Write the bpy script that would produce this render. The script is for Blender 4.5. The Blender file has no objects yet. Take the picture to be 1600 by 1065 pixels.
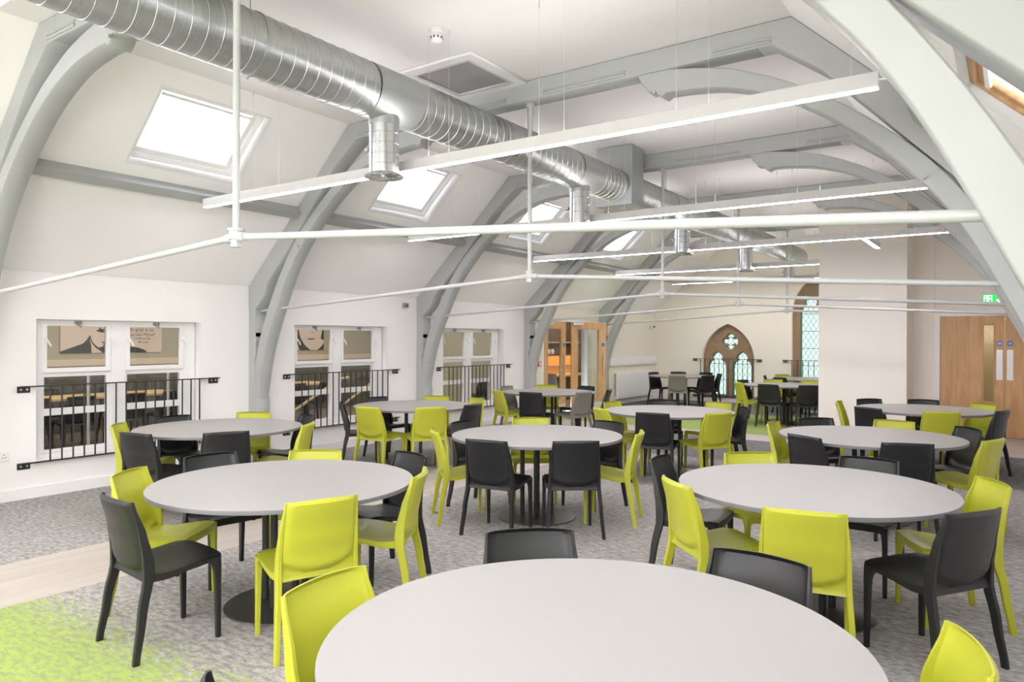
import bpy, bmesh, math, random
from mathutils import Vector, Matrix
random.seed(4)
S = bpy.context.scene
C = S.collection
PI = math.pi

# ------------------------------------------------------------------ materials
def nt(name):
    m = bpy.data.materials.new(name); m.use_nodes = True
    t = m.node_tree; b = t.nodes['Principled BSDF']
    return m, t, b

def mat(name, col, rough=.5, metal=0., noise=0., nscale=8., bump=0., bscale=60., stretch=(1, 1, 1), spec=None):
    m, t, b = nt(name)
    b.inputs['Base Color'].default_value = (*col, 1); b.inputs['Roughness'].default_value = rough
    b.inputs['Metallic'].default_value = metal
    if spec is not None: b.inputs['Specular IOR Level'].default_value = spec
    if noise or bump:
        tc = t.nodes.new('ShaderNodeTexCoord'); mp = t.nodes.new('ShaderNodeMapping')
        mp.inputs['Scale'].default_value = stretch
        t.links.new(tc.outputs['Object'], mp.inputs['Vector'])
    if noise:
        n = t.nodes.new('ShaderNodeTexNoise'); n.inputs['Scale'].default_value = nscale; n.inputs['Detail'].default_value = 4
        t.links.new(mp.outputs['Vector'], n.inputs['Vector'])
        r = t.nodes.new('ShaderNodeMapRange'); r.inputs['To Min'].default_value = 1 - noise; r.inputs['To Max'].default_value = 1 + noise
        t.links.new(n.outputs['Fac'], r.inputs['Value'])
        mx = t.nodes.new('ShaderNodeVectorMath'); mx.operation = 'SCALE'; mx.inputs[0].default_value = col
        t.links.new(r.outputs['Result'], mx.inputs['Scale']); t.links.new(mx.outputs['Vector'], b.inputs['Base Color'])
    if bump:
        n2 = t.nodes.new('ShaderNodeTexNoise'); n2.inputs['Scale'].default_value = bscale
        t.links.new(mp.outputs['Vector'], n2.inputs['Vector'])
        bp = t.nodes.new('ShaderNodeBump'); bp.inputs['Strength'].default_value = bump; bp.inputs['Distance'].default_value = .01
        t.links.new(n2.outputs['Fac'], bp.inputs['Height']); t.links.new(bp.outputs['Normal'], b.inputs['Normal'])
    return m

def emis(name, col, s):
    m, t, b = nt(name)
    b.inputs['Base Color'].default_value = (*col, 1)
    b.inputs['Emission Color'].default_value = (*col, 1); b.inputs['Emission Strength'].default_value = s
    return m

def glass(name, tint, gloss=.08):
    m = bpy.data.materials.new(name); m.use_nodes = True; t = m.node_tree; t.nodes.clear()
    o = t.nodes.new('ShaderNodeOutputMaterial'); a = t.nodes.new('ShaderNodeBsdfTransparent'); g = t.nodes.new('ShaderNodeBsdfGlossy')
    a.inputs['Color'].default_value = (*tint, 1); g.inputs['Roughness'].default_value = .02
    x = t.nodes.new('ShaderNodeMixShader'); x.inputs['Fac'].default_value = gloss
    t.links.new(a.outputs[0], x.inputs[1]); t.links.new(g.outputs[0], x.inputs[2]); t.links.new(x.outputs[0], o.inputs['Surface'])
    return m

def wood(name, c1, c2, axis='z', scale=1.0, rough=.45):
    m, t, b = nt(name)
    tc = t.nodes.new('ShaderNodeTexCoord'); mp = t.nodes.new('ShaderNodeMapping')
    sc = {'z': (9, 9, .9), 'y': (9, .7, 9), 'x': (.7, 9, 9)}[axis]
    mp.inputs['Scale'].default_value = tuple(k * scale for k in sc)
    t.links.new(tc.outputs['Object'], mp.inputs['Vector'])
    n = t.nodes.new('ShaderNodeTexNoise'); n.inputs['Scale'].default_value = 1.6; n.inputs['Detail'].default_value = 6; n.inputs['Distortion'].default_value = 1.2
    t.links.new(mp.outputs['Vector'], n.inputs['Vector'])
    r = t.nodes.new('ShaderNodeValToRGB')
    r.color_ramp.elements[0].position = .3; r.color_ramp.elements[0].color = (*c2, 1)
    r.color_ramp.elements[1].position = .7; r.color_ramp.elements[1].color = (*c1, 1)
    t.links.new(n.outputs['Fac'], r.inputs['Fac']); t.links.new(r.outputs['Color'], b.inputs['Base Color'])
    b.inputs['Roughness'].default_value = rough
    return m

def carpet():
    m, t, b = nt('carpet')
    N = t.nodes.new; L = t.links.new
    g = N('ShaderNodeNewGeometry'); sp = N('ShaderNodeSeparateXYZ'); L(g.outputs['Position'], sp.inputs[0])
    def noise(sc, stretch, det=5):
        mp = N('ShaderNodeMapping'); mp.inputs['Scale'].default_value = stretch
        mp.inputs['Rotation'].default_value = (0, 0, .0)
        L(g.outputs['Position'], mp.inputs['Vector'])
        n = N('ShaderNodeTexNoise'); n.inputs['Scale'].default_value = sc; n.inputs['Detail'].default_value = det; n.inputs['Roughness'].default_value = .7
        L(mp.outputs['Vector'], n.inputs['Vector']); return n.outputs['Fac']
    def ma(op, a, bb, cl=False):
        k = N('ShaderNodeMath'); k.operation = op; k.use_clamp = cl
        for i, v in enumerate((a, bb)):
            if isinstance(v, (int, float)): k.inputs[i].default_value = v
            else: L(v, k.inputs[i])
        return k.outputs[0]
    def ramp(f, c1, c2, p1=.38, p2=.62):
        r = N('ShaderNodeValToRGB'); r.color_ramp.elements[0].position = p1; r.color_ramp.elements[0].color = (*c1, 1)
        r.color_ramp.elements[1].position = p2; r.color_ramp.elements[1].color = (*c2, 1); L(f, r.inputs['Fac']); return r.outputs['Color']
    def mix(f, a, bb):
        k = N('ShaderNodeMix'); k.data_type = 'RGBA'; L(f, k.inputs['Factor']); L(a, k.inputs['A']); L(bb, k.inputs['B']); return k.outputs['Result']
    f = noise(16, (1, 2.0, 1)); f2 = noise(70, (1, 1.6, 1), 2); f3 = noise(1.2, (1, 1, 1), 1)
    fm = ma('ADD', ma('MULTIPLY', f, .72), ma('ADD', ma('MULTIPLY', f2, .2), ma('MULTIPLY', f3, .08)))
    grey = ramp(fm, (.20, .185, .178), (.42, .40, .388), .41, .6)
    dark = ramp(fm, (.07, .068, .072), (.20, .195, .2), .42, .6)
    green = ramp(fm, (.24, .27, .13), (.30, .40, .095), .42, .55)
    x, y = sp.outputs['X'], sp.outputs['Y']
    streak = noise(7, (1.2, 6, 1), 4); line = noise(60, (.12, 1.3, 1), 2)
    edge = ma('ADD', ma('MULTIPLY', ma('SUBTRACT', streak, .5), .9), ma('MULTIPLY', ma('SUBTRACT', line, .5), 1.1))
    near = ma('MULTIPLY', ma('SUBTRACT', ma('ADD', ma('SUBTRACT', 2.05, y), edge), .0), 5., True)
    near = ma('MULTIPLY', near, ma('GREATER_THAN', x, -4.9))
    far = ma('MULTIPLY', ma('GREATER_THAN', y, 12.35), ma('LESS_THAN', y, 15.6))
    far = ma('MULTIPLY', far, ma('LESS_THAN', x, -2.8))
    gm = ma('MAXIMUM', near, far)
    dk = ma('MULTIPLY', ma('MULTIPLY', ma('SUBTRACT', ma('ADD', y, ma('MULTIPLY', edge, .5)), 9.3), 4., True), ma('LESS_THAN', y, 12.0))
    dk = ma('MULTIPLY', dk, ma('GREATER_THAN', x, -4.9))
    dk2 = ma('GREATER_THAN', y, 15.6)
    c = mix(ma('MAXIMUM', dk, dk2), grey, dark); c = mix(gm, c, green)
    L(c, b.inputs['Base Color']); b.inputs['Roughness'].default_value = .95; b.inputs['Specular IOR Level'].default_value = .1
    bp = N('ShaderNodeBump'); bp.inputs['Strength'].default_value = .35; bp.inputs['Distance'].default_value = .004
    L(f2, bp.inputs['Height']); L(bp.outputs['Normal'], b.inputs['Normal'])
    return m

M = dict(
    wall=mat('white_paint', (.86, .84, .83), .7, noise=.015, nscale=3),
    slope=mat('slope_white_lifted', (.94, .92, .91), .7, noise=.015, nscale=3),  # wall white made paler, standing in for light the slopes lack
    ceil=mat('ceiling_paint', (.80, .78, .77), .8, noise=.015, nscale=2),
    sage=mat('sage_paint', (.79, .745, .645), .75, noise=.02, nscale=3),
    cream=mat('cream_paint', (.88, .835, .785), .7, noise=.015, nscale=3),
    gloss=mat('white_gloss', (.84, .83, .83), .35),
    truss=mat('grey_green_paint', (.375, .388, .383), .5, noise=.05, nscale=6, bump=.15, bscale=9),
    rod=mat('pale_grey_paint', (.46, .468, .465), .35, noise=.02),
    galv=mat('galvanised_steel', (.47, .49, .485), .28, metal=.92, noise=.2, nscale=10, stretch=(1, 7, 1), bump=.12, bscale=22),
    galv2=mat('galvanised_sheet', (.42, .44, .435), .42, metal=.85, noise=.06, nscale=5),
    drop=mat('drop_steel', (.66, .67, .69), .24, metal=.95, noise=.05, nscale=6, stretch=(1, 1, 6)),
    dark=mat('dark_void', (.06, .06, .065), .6),
    housing=mat('light_housing', (.60, .585, .58), .45),
    led=emis('led_diffuser', (1.0, .945, .965), 56),
    upfill=emis('added_uplight_glow', (1.0, .945, .965), 25),  # glow of the added strips that brighten the ceiling
    wire=mat('steel_wire', (.7, .69, .67), .4, metal=.5),
    lime=mat('lime_plastic', (.415, .425, .030), .38, bump=.04, bscale=300, spec=.35),
    black=mat('charcoal_plastic', (.0105, .0105, .012), .42, bump=.04, bscale=300, spec=.38),
    taupe=mat('grey_plastic', (.17, .16, .14), .45, bump=.04, bscale=300),
    top=mat('grey_laminate', (.285, .272, .266), .42, noise=.02, nscale=40, spec=.4),
    edge=mat('grey_edge', (.115, .113, .125), .5),
    steel=mat('black_powder_coat', (.018, .018, .019), .4, bump=.1, bscale=200),
    base=mat('black_base_plate', (.03, .026, .023), .35, noise=.2, nscale=90),
    iron=mat('black_iron', (.012, .012, .013), .45),
    bolt=mat('silver_bolt', (.7, .7, .7), .3, metal=.9),
    oak=wood('oak_veneer', (.66, .38, .18), (.50, .27, .11), 'z'),
    oakl=wood('oak_lipping', (.56, .35, .17), (.42, .24, .1), 'z'),
    pine=wood('pine_frame', (.62, .37, .19), (.45, .24, .11), 'y'),
    tabwood=wood('beech_top', (.62, .44, .24), (.5, .34, .17), 'y'),
    shelfw=wood('dark_shelf', (.13, .07, .035), (.06, .03, .015), 'y'),
    plank=wood('pale_plank', (.46, .41, .365), (.36, .315, .275), 'y', .5, .5),
    plankx=wood('pale_plank_cross', (.46, .41, .365), (.36, .315, .275), 'x', .5, .5),
    carpet=carpet(),
    glass=glass('clear_glass', (.95, .96, .95), .05),
    sky=glass('skylight_glass', (.97, .98, 1), .04),
    mint=glass('leaded_glass', (.305, .34, .32), .02),
    frost=glass('vision_glass', (.93, .91, .84), .004),
    stone=mat('sandstone', (.27, .185, .105), .85, noise=.35, nscale=5, bump=.4, bscale=25),
    emer=mat('emerald_edge', (.02, .42, .24), .5),
    lead=mat('lead_came', (.05, .06, .055), .5),
    satin=mat('satin_plate', (.72, .72, .73), .35, metal=.3),
    blue=mat('blue_sign', (.04, .18, .55), .4),
    red=mat('red_plastic', (.6, .03, .03), .4),
    signg=emis('exit_green', (.0, .55, .05), 1.1),
    signw=emis('exit_white', (.95, 1, .95), 2.0),
    grille=mat('grey_mesh', (.32, .31, .32), .6, noise=.25, nscale=180),
    greypl=mat('grey_box_plastic', (.25, .25, .25), .5),
    poster=mat('poster_paper', (.72, .60, .52), .6),
    ink=mat('poster_ink', (.03, .03, .03), .6),
    ink2=mat('poster_grey_ink', (.13, .12, .11), .6),
    room2=mat('tan_paint', (.42, .385, .29), .8),
    room2c=mat('cream_band', (.70, .58, .45), .7),
    smoke=mat('smoked_panel', (.10, .095, .085), .3),
    floor2=mat('adjoining_floor', (.20, .18, .155), .7, noise=.15, nscale=6),
    amber=mat('lit_timber', (.72, .34, .09), .5, noise=.25, nscale=4, stretch=(1, .3, 3)),
    ceram=mat('cream_ceramic', (.7, .62, .5), .35),
    socket=mat('socket_white', (.8, .8, .8), .35),
)

# ------------------------------------------------------------------ mesh helpers
def bm_box(bm, x0, x1, y0, y1, z0, z1, mx=None):
    r = bmesh.ops.create_cube(bm, size=1)
    for v in r['verts']:
        v.co = Vector((x0 + (v.co.x + .5) * (x1 - x0), y0 + (v.co.y + .5) * (y1 - y0), z0 + (v.co.z + .5) * (z1 - z0)))
        if mx is not None: v.co = mx @ v.co
    return r['verts']

def bm_cyl(bm, p, q, r, r2=None, seg=16, caps=True):
    p, q = Vector(p), Vector(q); d = q - p
    k = bmesh.ops.create_cone(bm, cap_ends=caps, segments=seg, radius1=r, radius2=r if r2 is None else r2, depth=d.length)
    m = Matrix.Translation((p + q) / 2) @ d.to_track_quat('Z', 'Y').to_matrix().to_4x4()
    bmesh.ops.transform(bm, matrix=m, verts=k['verts'])
    return k['verts']

def bm_tube(bm, pts, r, seg=10):
    for a, b in zip(pts[:-1], pts[1:]): bm_cyl(bm, a, b, r, seg=seg)
    for a in pts[1:-1]:
        k = bmesh.ops.create_uvsphere(bm, u_segments=seg, v_segments=6, radius=r); bmesh.ops.translate(bm, verts=k['verts'], vec=a)

def bm_lathe(bm, prof, seg=32, mx=None):
    """profile [(r,z)...] revolved about z"""
    rings = []
    for r, z in prof:
        ring = []
        for i in range(seg):
            a = 2 * PI * i / seg; co = Vector((r * math.cos(a), r * math.sin(a), z))
            ring.append(bm.verts.new(mx @ co if mx is not None else co))
        rings.append(ring)
    for A, B in zip(rings[:-1], rings[1:]):
        for i in range(seg):
            j = (i + 1) % seg; bm.faces.new((A[i], A[j], B[j], B[i]))
    if prof[0][0] > 1e-4: bm.faces.new(list(reversed(rings[0])))
    if prof[-1][0] > 1e-4: bm.faces.new(rings[-1])

def bevel(bm, w, seg=1):
    bmesh.ops.bevel(bm, geom=[e for e in bm.edges if e.is_manifold and e.calc_face_angle(0) > .6], offset=w, segments=seg, affect='EDGES', profile=.7)

def link(name, me, m, parent=None, smooth=False):
    if m is not None and not me.materials: me.materials.append(m)
    if smooth:
        for p in me.polygons: p.use_smooth = True
        try: me.set_sharp_from_angle(angle=math.radians(38))
        except Exception: pass
    o = bpy.data.objects.new(name, me); C.objects.link(o)
    if parent is not None: o.parent = parent
    return o

def obj(name, bm, m, parent=None, smooth=False):
    me = bpy.data.meshes.new(name)
    bmesh.ops.recalc_face_normals(bm, faces=bm.faces)
    bm.to_mesh(me); bm.free()
    return link(name, me, m, parent, smooth)

def box(name, dims, m, parent=None, bv=0, seg=1):
    bm = bmesh.new(); bm_box(bm, *dims)
    if bv: bevel(bm, bv, seg)
    return obj(name, bm, m, parent, smooth=seg > 1)

def plate_mesh(outline, holes, th, f, bv=0):
    """flat plate with holes: outline/holes in 2D, th thickness centred on 0, f maps (a,b,c)->xyz"""
    cu = bpy.data.curves.new('plate', 'CURVE'); cu.dimensions = '2D'; cu.fill_mode = 'BOTH'; cu.extrude = th / 2 - bv
    if bv: cu.bevel_depth = bv; cu.bevel_resolution = 0; cu.offset = -bv
    for loop in [outline] + list(holes):
        s = cu.splines.new('POLY'); s.points.add(len(loop) - 1); s.use_cyclic_u = True
        for p, q in zip(s.points, loop): p.co = (q[0], q[1], 0, 1)
    o = bpy.data.objects.new('plate', cu); C.objects.link(o)
    dg = bpy.context.evaluated_depsgraph_get(); dg.update()
    me = bpy.data.meshes.new_from_object(o.evaluated_get(dg), depsgraph=dg)
    bpy.data.objects.remove(o); bpy.data.curves.remove(cu)
    bm = bmesh.new(); bm.from_mesh(me); bpy.data.meshes.remove(me)
    for v in bm.verts: v.co = Vector(f(*v.co))
    bmesh.ops.remove_doubles(bm, verts=bm.verts, dist=1e-5)
    return bm

def plate(name, outline, holes, th, f, m, parent=None, bv=0):
    return obj(name, plate_mesh(outline, holes, th, f, bv), m, parent)

XZ = lambda y: (lambda a, b, c: (a, y + c, b))
YZ = lambda x: (lambda a, b, c: (x + c, a, b))
def rect(a0, a1, b0, b1): return [(a0, b0), (a1, b0), (a1, b1), (a0, b1)]

def tag(o, label, cat, group=None):
    o['label'] = label; o['category'] = cat
    if group: o['group'] = group
    return o
def struct(o): o['kind'] = 'structure'; return o
def thing(name, label, cat, loc=(0, 0, 0), rz=0, group=None):
    o = bpy.data.objects.new(name, None); C.objects.link(o); o.location = loc; o.rotation_euler = (0, 0, rz)
    o.empty_display_size = .1
    return tag(o, label, cat, group)
def sthing(name, loc=(0, 0, 0)):
    o = bpy.data.objects.new(name, None); C.objects.link(o); o.location = loc; return struct(o)
def dup(root, name, loc, rz, label, group=None):
    r = root.copy(); r.name = name; C.objects.link(r); r.location = loc; r.rotation_euler = (0, 0, rz); r['label'] = label
    if group: r['group'] = group
    for ch in list(root.children):
        c = ch.copy(); C.objects.link(c); c.parent = r
        for g in list(ch.children):
            d = g.copy(); C.objects.link(d); d.parent = c
    return r

# ------------------------------------------------------------------ dimensions
XL, XR, XM = -8.04, .46, -3.79
Y0, YG, YD = -6.0, 18.3, 14.37
ZW, ZC = 2.27, 4.03
XKL, XKR = -6.2, -1.38
TY = [2.562 + 3.154 * i for i in range(5)]
mir = lambda x: 2 * XM - x
WIN = [(3.178, 4.961), (6.334, 8.11), (9.446, 11.225)]
WZ0, WZ1 = .36, 1.788

# ------------------------------------------------------------------ shell
def quads(name, qs, m):
    bm = bmesh.new()
    for q in qs: bm.faces.new([bm.verts.new(p) for p in q])
    me = bpy.data.meshes.new(name); bm.to_mesh(me); bm.free()
    return struct(link(name, me, m))
def fl(x0, x1, y0, y1, z=0): return [(x0, y0, z), (x1, y0, z), (x1, y1, z), (x0, y1, z)]
quads('floor', [fl(XL, -5.83, Y0, 11.6), fl(-4.9, XR, Y0, 11.6), fl(-2.8, XR, 11.6, 12.0), fl(XL, -2.8, 12.35, YG)], M['carpet'])
quads('floor_plank_strip', [fl(-5.83, -4.9, Y0, 11.6)], M['plank'])
quads('floor_plank_crossing', [fl(XL, -2.8, 11.6, 12.35), fl(-2.8, XR, 12.0, YD)], M['plankx'])

DO = (12.62, 14.6)          # left doorway
wl_holes = [rect(a, b, WZ0, WZ1) for a, b in WIN] + [rect(.02, 1.8, WZ0, WZ1)]
struct(plate('wall_left', rect(Y0, 12.02, 0, 2.01), wl_holes, .2, YZ(XL - .1), M['wall']))
struct(plate('wall_left_far', [(12.02, 0), (DO[0], 0), (DO[0], 2.04), (DO[1], 2.04), (DO[1], 0), (YG, 0), (YG, 2.01 + .26), (12.02, 2.27)], [], .2, YZ(XL - .1), M['sage']))
struct(plate('wall_left_upper', rect(Y0, 12.02, 2.01, ZW), [], .2, YZ(XL - .112), M['wall']))
box('baseboard_left', (XL, XL + .018, Y0, DO[0] - .08, 0, .11), M['gloss'])['kind'] = 'structure'
box('baseboard_left_far', (XL, XL + .018, DO[1] + .08, YG, 0, .11), M['gloss'])['kind'] = 'structure'

# sloped ceilings with skylight openings
SL = [(.37, 1.55), (-2.78, -1.6), (3.52, 4.71), (6.67, 7.84), (9.8, 10.96), (12.97, 14.12)]
slope_len = math.hypot(XKL - XL, ZC - ZW)
sd = Vector(((XKL - XL) / slope_len, 0, (ZC - ZW) / slope_len)); sn = Vector((sd.z, 0, -sd.x))   # into the room
def slopeL(a, b, c):      # a = y, b = distance up the slope, c = towards the room
    p = Vector((XL, a, ZW)) + sd * b + sn * c; return (p.x, p.y, p.z)
def slopeR(a, b, c):
    p = slopeL(a, b, c); return (mir(p[0]), p[1], p[2])
s_of = lambda x: (x - XL) / sd.x
S0, S1 = 1.465, 2.345
struct(plate('ceiling_slope_left', rect(Y0, YG, 0, slope_len), [rect(a, b, S0, S1) for a, b in SL], .2, lambda a, b, c: slopeL(a, b, c - .1), M['slope']))
R0, R1 = s_of(mir(.4)), s_of(mir(-.235))
RY = (2.8, 4.47)
struct(plate('ceiling_slope_right', rect(Y0, YG, 0, slope_len), [rect(*RY, R0, R1), rect(-.2, 1.0, R0, R1)], .2, lambda a, b, c: slopeR(a, b, c - .1), M['slope']))
quads('ceiling', [fl(XKL, XKR, Y0, YG, ZC)], M['ceil'])
quads('wall_right', [[(XR, Y0, 0), (XR, YG, 0), (XR, YG, ZW), (XR, Y0, ZW)]], M['wall'])
quads('wall_back', [[(XL, Y0, 0), (XR, Y0, 0), (XR, Y0, ZW), (XKR, Y0, ZC), (XKL, Y0, ZC), (XL, Y0, ZW)]], M['wall'])
# door wall, chimney breast, boxed panel
struct(plate('wall_door', [(-1.45, 0), (-1.05, 0), (-1.05, 2.02), (XR, 2.02), (XR, ZW + .02), (XKR + .0, ZC), (-1.45, ZC)], [], .1, XZ(YD + .05), M['cream']))
box('wall_boxed_panel', (-1.452, -1.135, YD - .055, YD + .01, 0, ZC), M['cream'])['kind'] = 'structure'
box('wall_chimney_breast', (-2.81, -1.45, 13.4, YD + .1, 0, ZC), M['cream'])['kind'] = 'structure'
quads('wall_partition', [[(-2.8, YD, 0), (-2.8, YG, 0), (-2.8, YG, ZC), (-2.8, YD, ZC)]], M['sage'])

# ------------------------------------------------------------------ gothic gable
def parch(cx, a, z0, zs, h, n=14):
    c = (h * h - a * a) / (2 * a); R = a + c
    pts = [(cx - a, z0), (cx + a, z0)]
    for i in range(n + 1):
        th = math.atan2(h, -(-c)) if False else None
        t = i / n; ang = t * math.atan2(h, c)
        pts.append((cx - c + R * math.cos(ang), zs + R * math.sin(ang)))
    for i in range(n - 1, -1, -1):
        ang = i / n * math.atan2(h, c)
        pts.append((cx + c - R * math.cos(ang), zs + R * math.sin(ang)))
    return pts
def lancet(cx, hw, z0, zs, k=1.0, d=0.):
    """cusped lancet light"""
    w = hw - d; P = [(cx - w, z0 + d), (cx + w, z0 + d)]
    right = [(w, zs)]
    for i in range(1, 7):                                  # side lobe
        a = i / 6 * PI * .5
        right.append((w - .44 * hw * (1 - math.cos(a)) * 1.15, zs + (.185 * k) * math.sin(a)))
    nx = right[-1][0]
    zt = zs + .2 * k
    for i in range(1, 9):                                   # top lobe
        t = i / 8
        right.append((nx * (1 - t ** 2.2) + .035 * math.sin(t * PI), zt + (.215 * k - d) * t))
    P += [(cx + x, z) for x, z in right]
    P += [(cx - x, z) for x, z in reversed(right[:-1])]
    return P
def quatre(cx, cz, r, off, n=9):
    P = []
    for q in range(4):
        a0 = q * PI / 2
        for i in range(n + 1):
            a = a0 - PI * .62 + i / n * PI * 1.24
            P.append((cx + off * math.cos(a0) + r * math.cos(a), cz + off * math.sin(a0) + r * math.sin(a)))
    return P
GW = [dict(cx=-6.04, a=.68, z0=.13, zs=1.07, h=.94, lz=.88, qz=1.56, k=1.0),
      dict(cx=-3.715, a=.75, z0=.13, zs=2.2, h=1.08, lz=2.24, qz=2.93, k=1.08)]
gable_outline = [(XL, 0), (-2.8, 0), (-2.8, ZC), (XKL, ZC), (XL, ZW)]
struct(plate('wall_gable', gable_outline, [parch(g['cx'], g['a'], g['z0'], g['zs'], g['h']) for g in GW], .3, XZ(YG + .15), M['sage']))
box('baseboard_gable', (XL, -2.8, YG - .018, YG, 0, .11), M['gloss'])['kind'] = 'structure'
for i, g in enumerate(GW):
    w = sthing('window_%d' % (i + 8))
    lo = .325 if i == 0 else .34
    la = [lancet(g['cx'] + s * lo, .24, g['z0'] + .03, g['lz'], g['k']) for s in (-1, 1)]
    qf = quatre(g['cx'] + .02, g['qz'], .105, .1)
    yS = YG + .22
    plate('stone_tracery', parch(g['cx'], g['a'] + .02, g['z0'] - .02, g['zs'], g['h'] + .02), la + [qf], .14, XZ(yS), M['stone'], w, bv=.012)
    for s in (-1, 1):
        k = lancet(g['cx'] + s * lo, .24, g['z0'] + .03, g['lz'], g['k'])
        k2 = lancet(g['cx'] + s * lo, .24, g['z0'] + .03, g['lz'], g['k'], .022)
        plate('green_edge', k, [k2], .02, XZ(yS + .05), M['emer'], w)
    q2 = quatre(g['cx'] + .02, g['qz'], .085, .1)
    plate('green_edge', qf, [q2], .02, XZ(yS + .05), M['emer'], w)
    top = g['zs'] + g['h'] - .1
    box('leaded_pane', (g['cx'] - g['a'] + .1, g['cx'] + g['a'] - .1, yS + .075, yS + .08, g['z0'], g['qz'] + .28), M['mint'], w)
    bm = bmesh.new()
    x0, x1, z0, z1 = g['cx'] - .6, g['cx'] + .6, g['z0'], g['qz'] + .25
    st = .12
    n = int((x1 - x0 + z1 - z0) / st) + 2
    for sg in (1, -1):
        for j in range(-2 * n, 2 * n):
            # line x = xs + t*.6 , z = z0 + t
            xs = g['cx'] + j * st
            t0, t1 = 0, z1 - z0
            lo_t, hi_t = sorted(((x0 - xs) / (.62 * sg), (x1 - xs) / (.62 * sg)))
            t0, t1 = max(t0, lo_t), min(t1, hi_t)
            if t1 - t0 > .03:
                bm_cyl(bm, (xs + .62 * sg * t0, yS + .066, z0 + t0), (xs + .62 * sg * t1, yS + .066, z0 + t1), .0035, seg=4)
    zz = .55
    while zz < g['lz'] + .1:
        for s in (-1, 1): bm_box(bm, g['cx'] + s * lo - .25, g['cx'] + s * lo + .25, yS + .055, yS + .065, zz, zz + .012)
        zz += .42
    obj('lead_lattice', bm, M['lead'], w)
    box('stone_sill', (g['cx'] - g['a'], g['cx'] + g['a'], YG + .0, YG + .16, g['z0'] - .05, g['z0']), M['gloss'], w)

# ------------------------------------------------------------------ guard rails
def bracket(root, x, y, z, along, s):
    b = bmesh.new()
    if along == 'y': bm_box(b, x - .045, x - .035, y, y + s * .115, z - .066, z)
    else: bm_box(b, x, x + s * .115, y + .035, y + .045, z - .066, z)
    bevel(b, .003)
    k = obj('bracket', b, M['iron'], root)
    b = bmesh.new()
    for t in (.03, .085):
        if along == 'y': bm_cyl(b, (x - .037, y + s * t, z - .033), (x - .026, y + s * t, z - .033), .011, seg=8)
        else: bm_cyl(b, (x + s * t, y + .037, z - .033), (x + s * t, y + .026, z - .033), .011, seg=8)
    obj('bolt', b, M['bolt'], k)
def guard_y(a, b, label):
    xr = XL + .045
    t = thing('window_guard_rail', label, 'guard rail', (xr, a, .34), 0, 'black guard rails across the left windows')
    L = lambda bm, n, m=M['iron']: _loc(obj(n, bm, m, t), t)
    def _loc(o, p): o.matrix_parent_inverse = Matrix.Translation(-p.location); return o
    bm = bmesh.new(); bm_box(bm, xr - .02, xr + .02, a, b, 1.108, 1.12); L(bm, 'top_rail')
    bm = bmesh.new(); bm_box(bm, xr - .018, xr + .018, a, b, .35, .362); L(bm, 'bottom_rail')
    n = 16
    for i in range(n):
        y = a + .282 + i * (b - a - .282 - .26) / (n - 1)
        bm = bmesh.new(); bm_cyl(bm, (xr, y, .355), (xr, y, 1.112), .0085, seg=8); L(bm, 'baluster')
    for y, s in ((a, 1), (b, -1)):
        for z in (1.118, .36):
            bracket(t, xr, y, z, 'y', s)
    for o in list(t.children): o.matrix_parent_inverse = Matrix.Translation(-t.location)
    return t
guard_y(3.008, 5.175, 'black iron guard rail across the near left window with the two-part poster behind')
guard_y(6.144, 8.332, 'black iron guard rail across the middle left window, stair handrail behind it')
guard_y(9.27, 11.439, 'black iron guard rail across the far left window nearest the glazed double doors')
def guard_x(a, b, label):
    y = YG - .045
    t = thing('window_guard_rail', label, 'guard rail', (a, y, .16), 0, 'black guard rails across the pointed windows')
    bm = bmesh.new(); bm_box(bm, a, b, y - .02, y + .02, 1.1, 1.112); obj('top_rail', bm, M['iron'], t)
    bm = bmesh.new(); bm_box(bm, a, b, y - .018, y + .018, .16, .172); obj('bottom_rail', bm, M['iron'], t)
    n = 12
    for i in range(n):
        x = a + .22 + i * (b - a - .44) / (n - 1)
        bm = bmesh.new(); bm_cyl(bm, (x, y, .165), (x, y, 1.105), .0085, seg=8); obj('baluster', bm, M['iron'], t)
    for x, s in ((a, 1), (b, -1)):
        for z in (1.11, .17): bracket(t, x, y, z, 'x', s)
    for o in list(t.children): o.matrix_parent_inverse = Matrix.Translation(-t.location)
guard_x(-6.95, -5.17, 'black iron guard rail across the small pointed stone window')
guard_x(-4.66, -2.82, 'black iron guard rail across the tall pointed window beside the white column')

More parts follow.
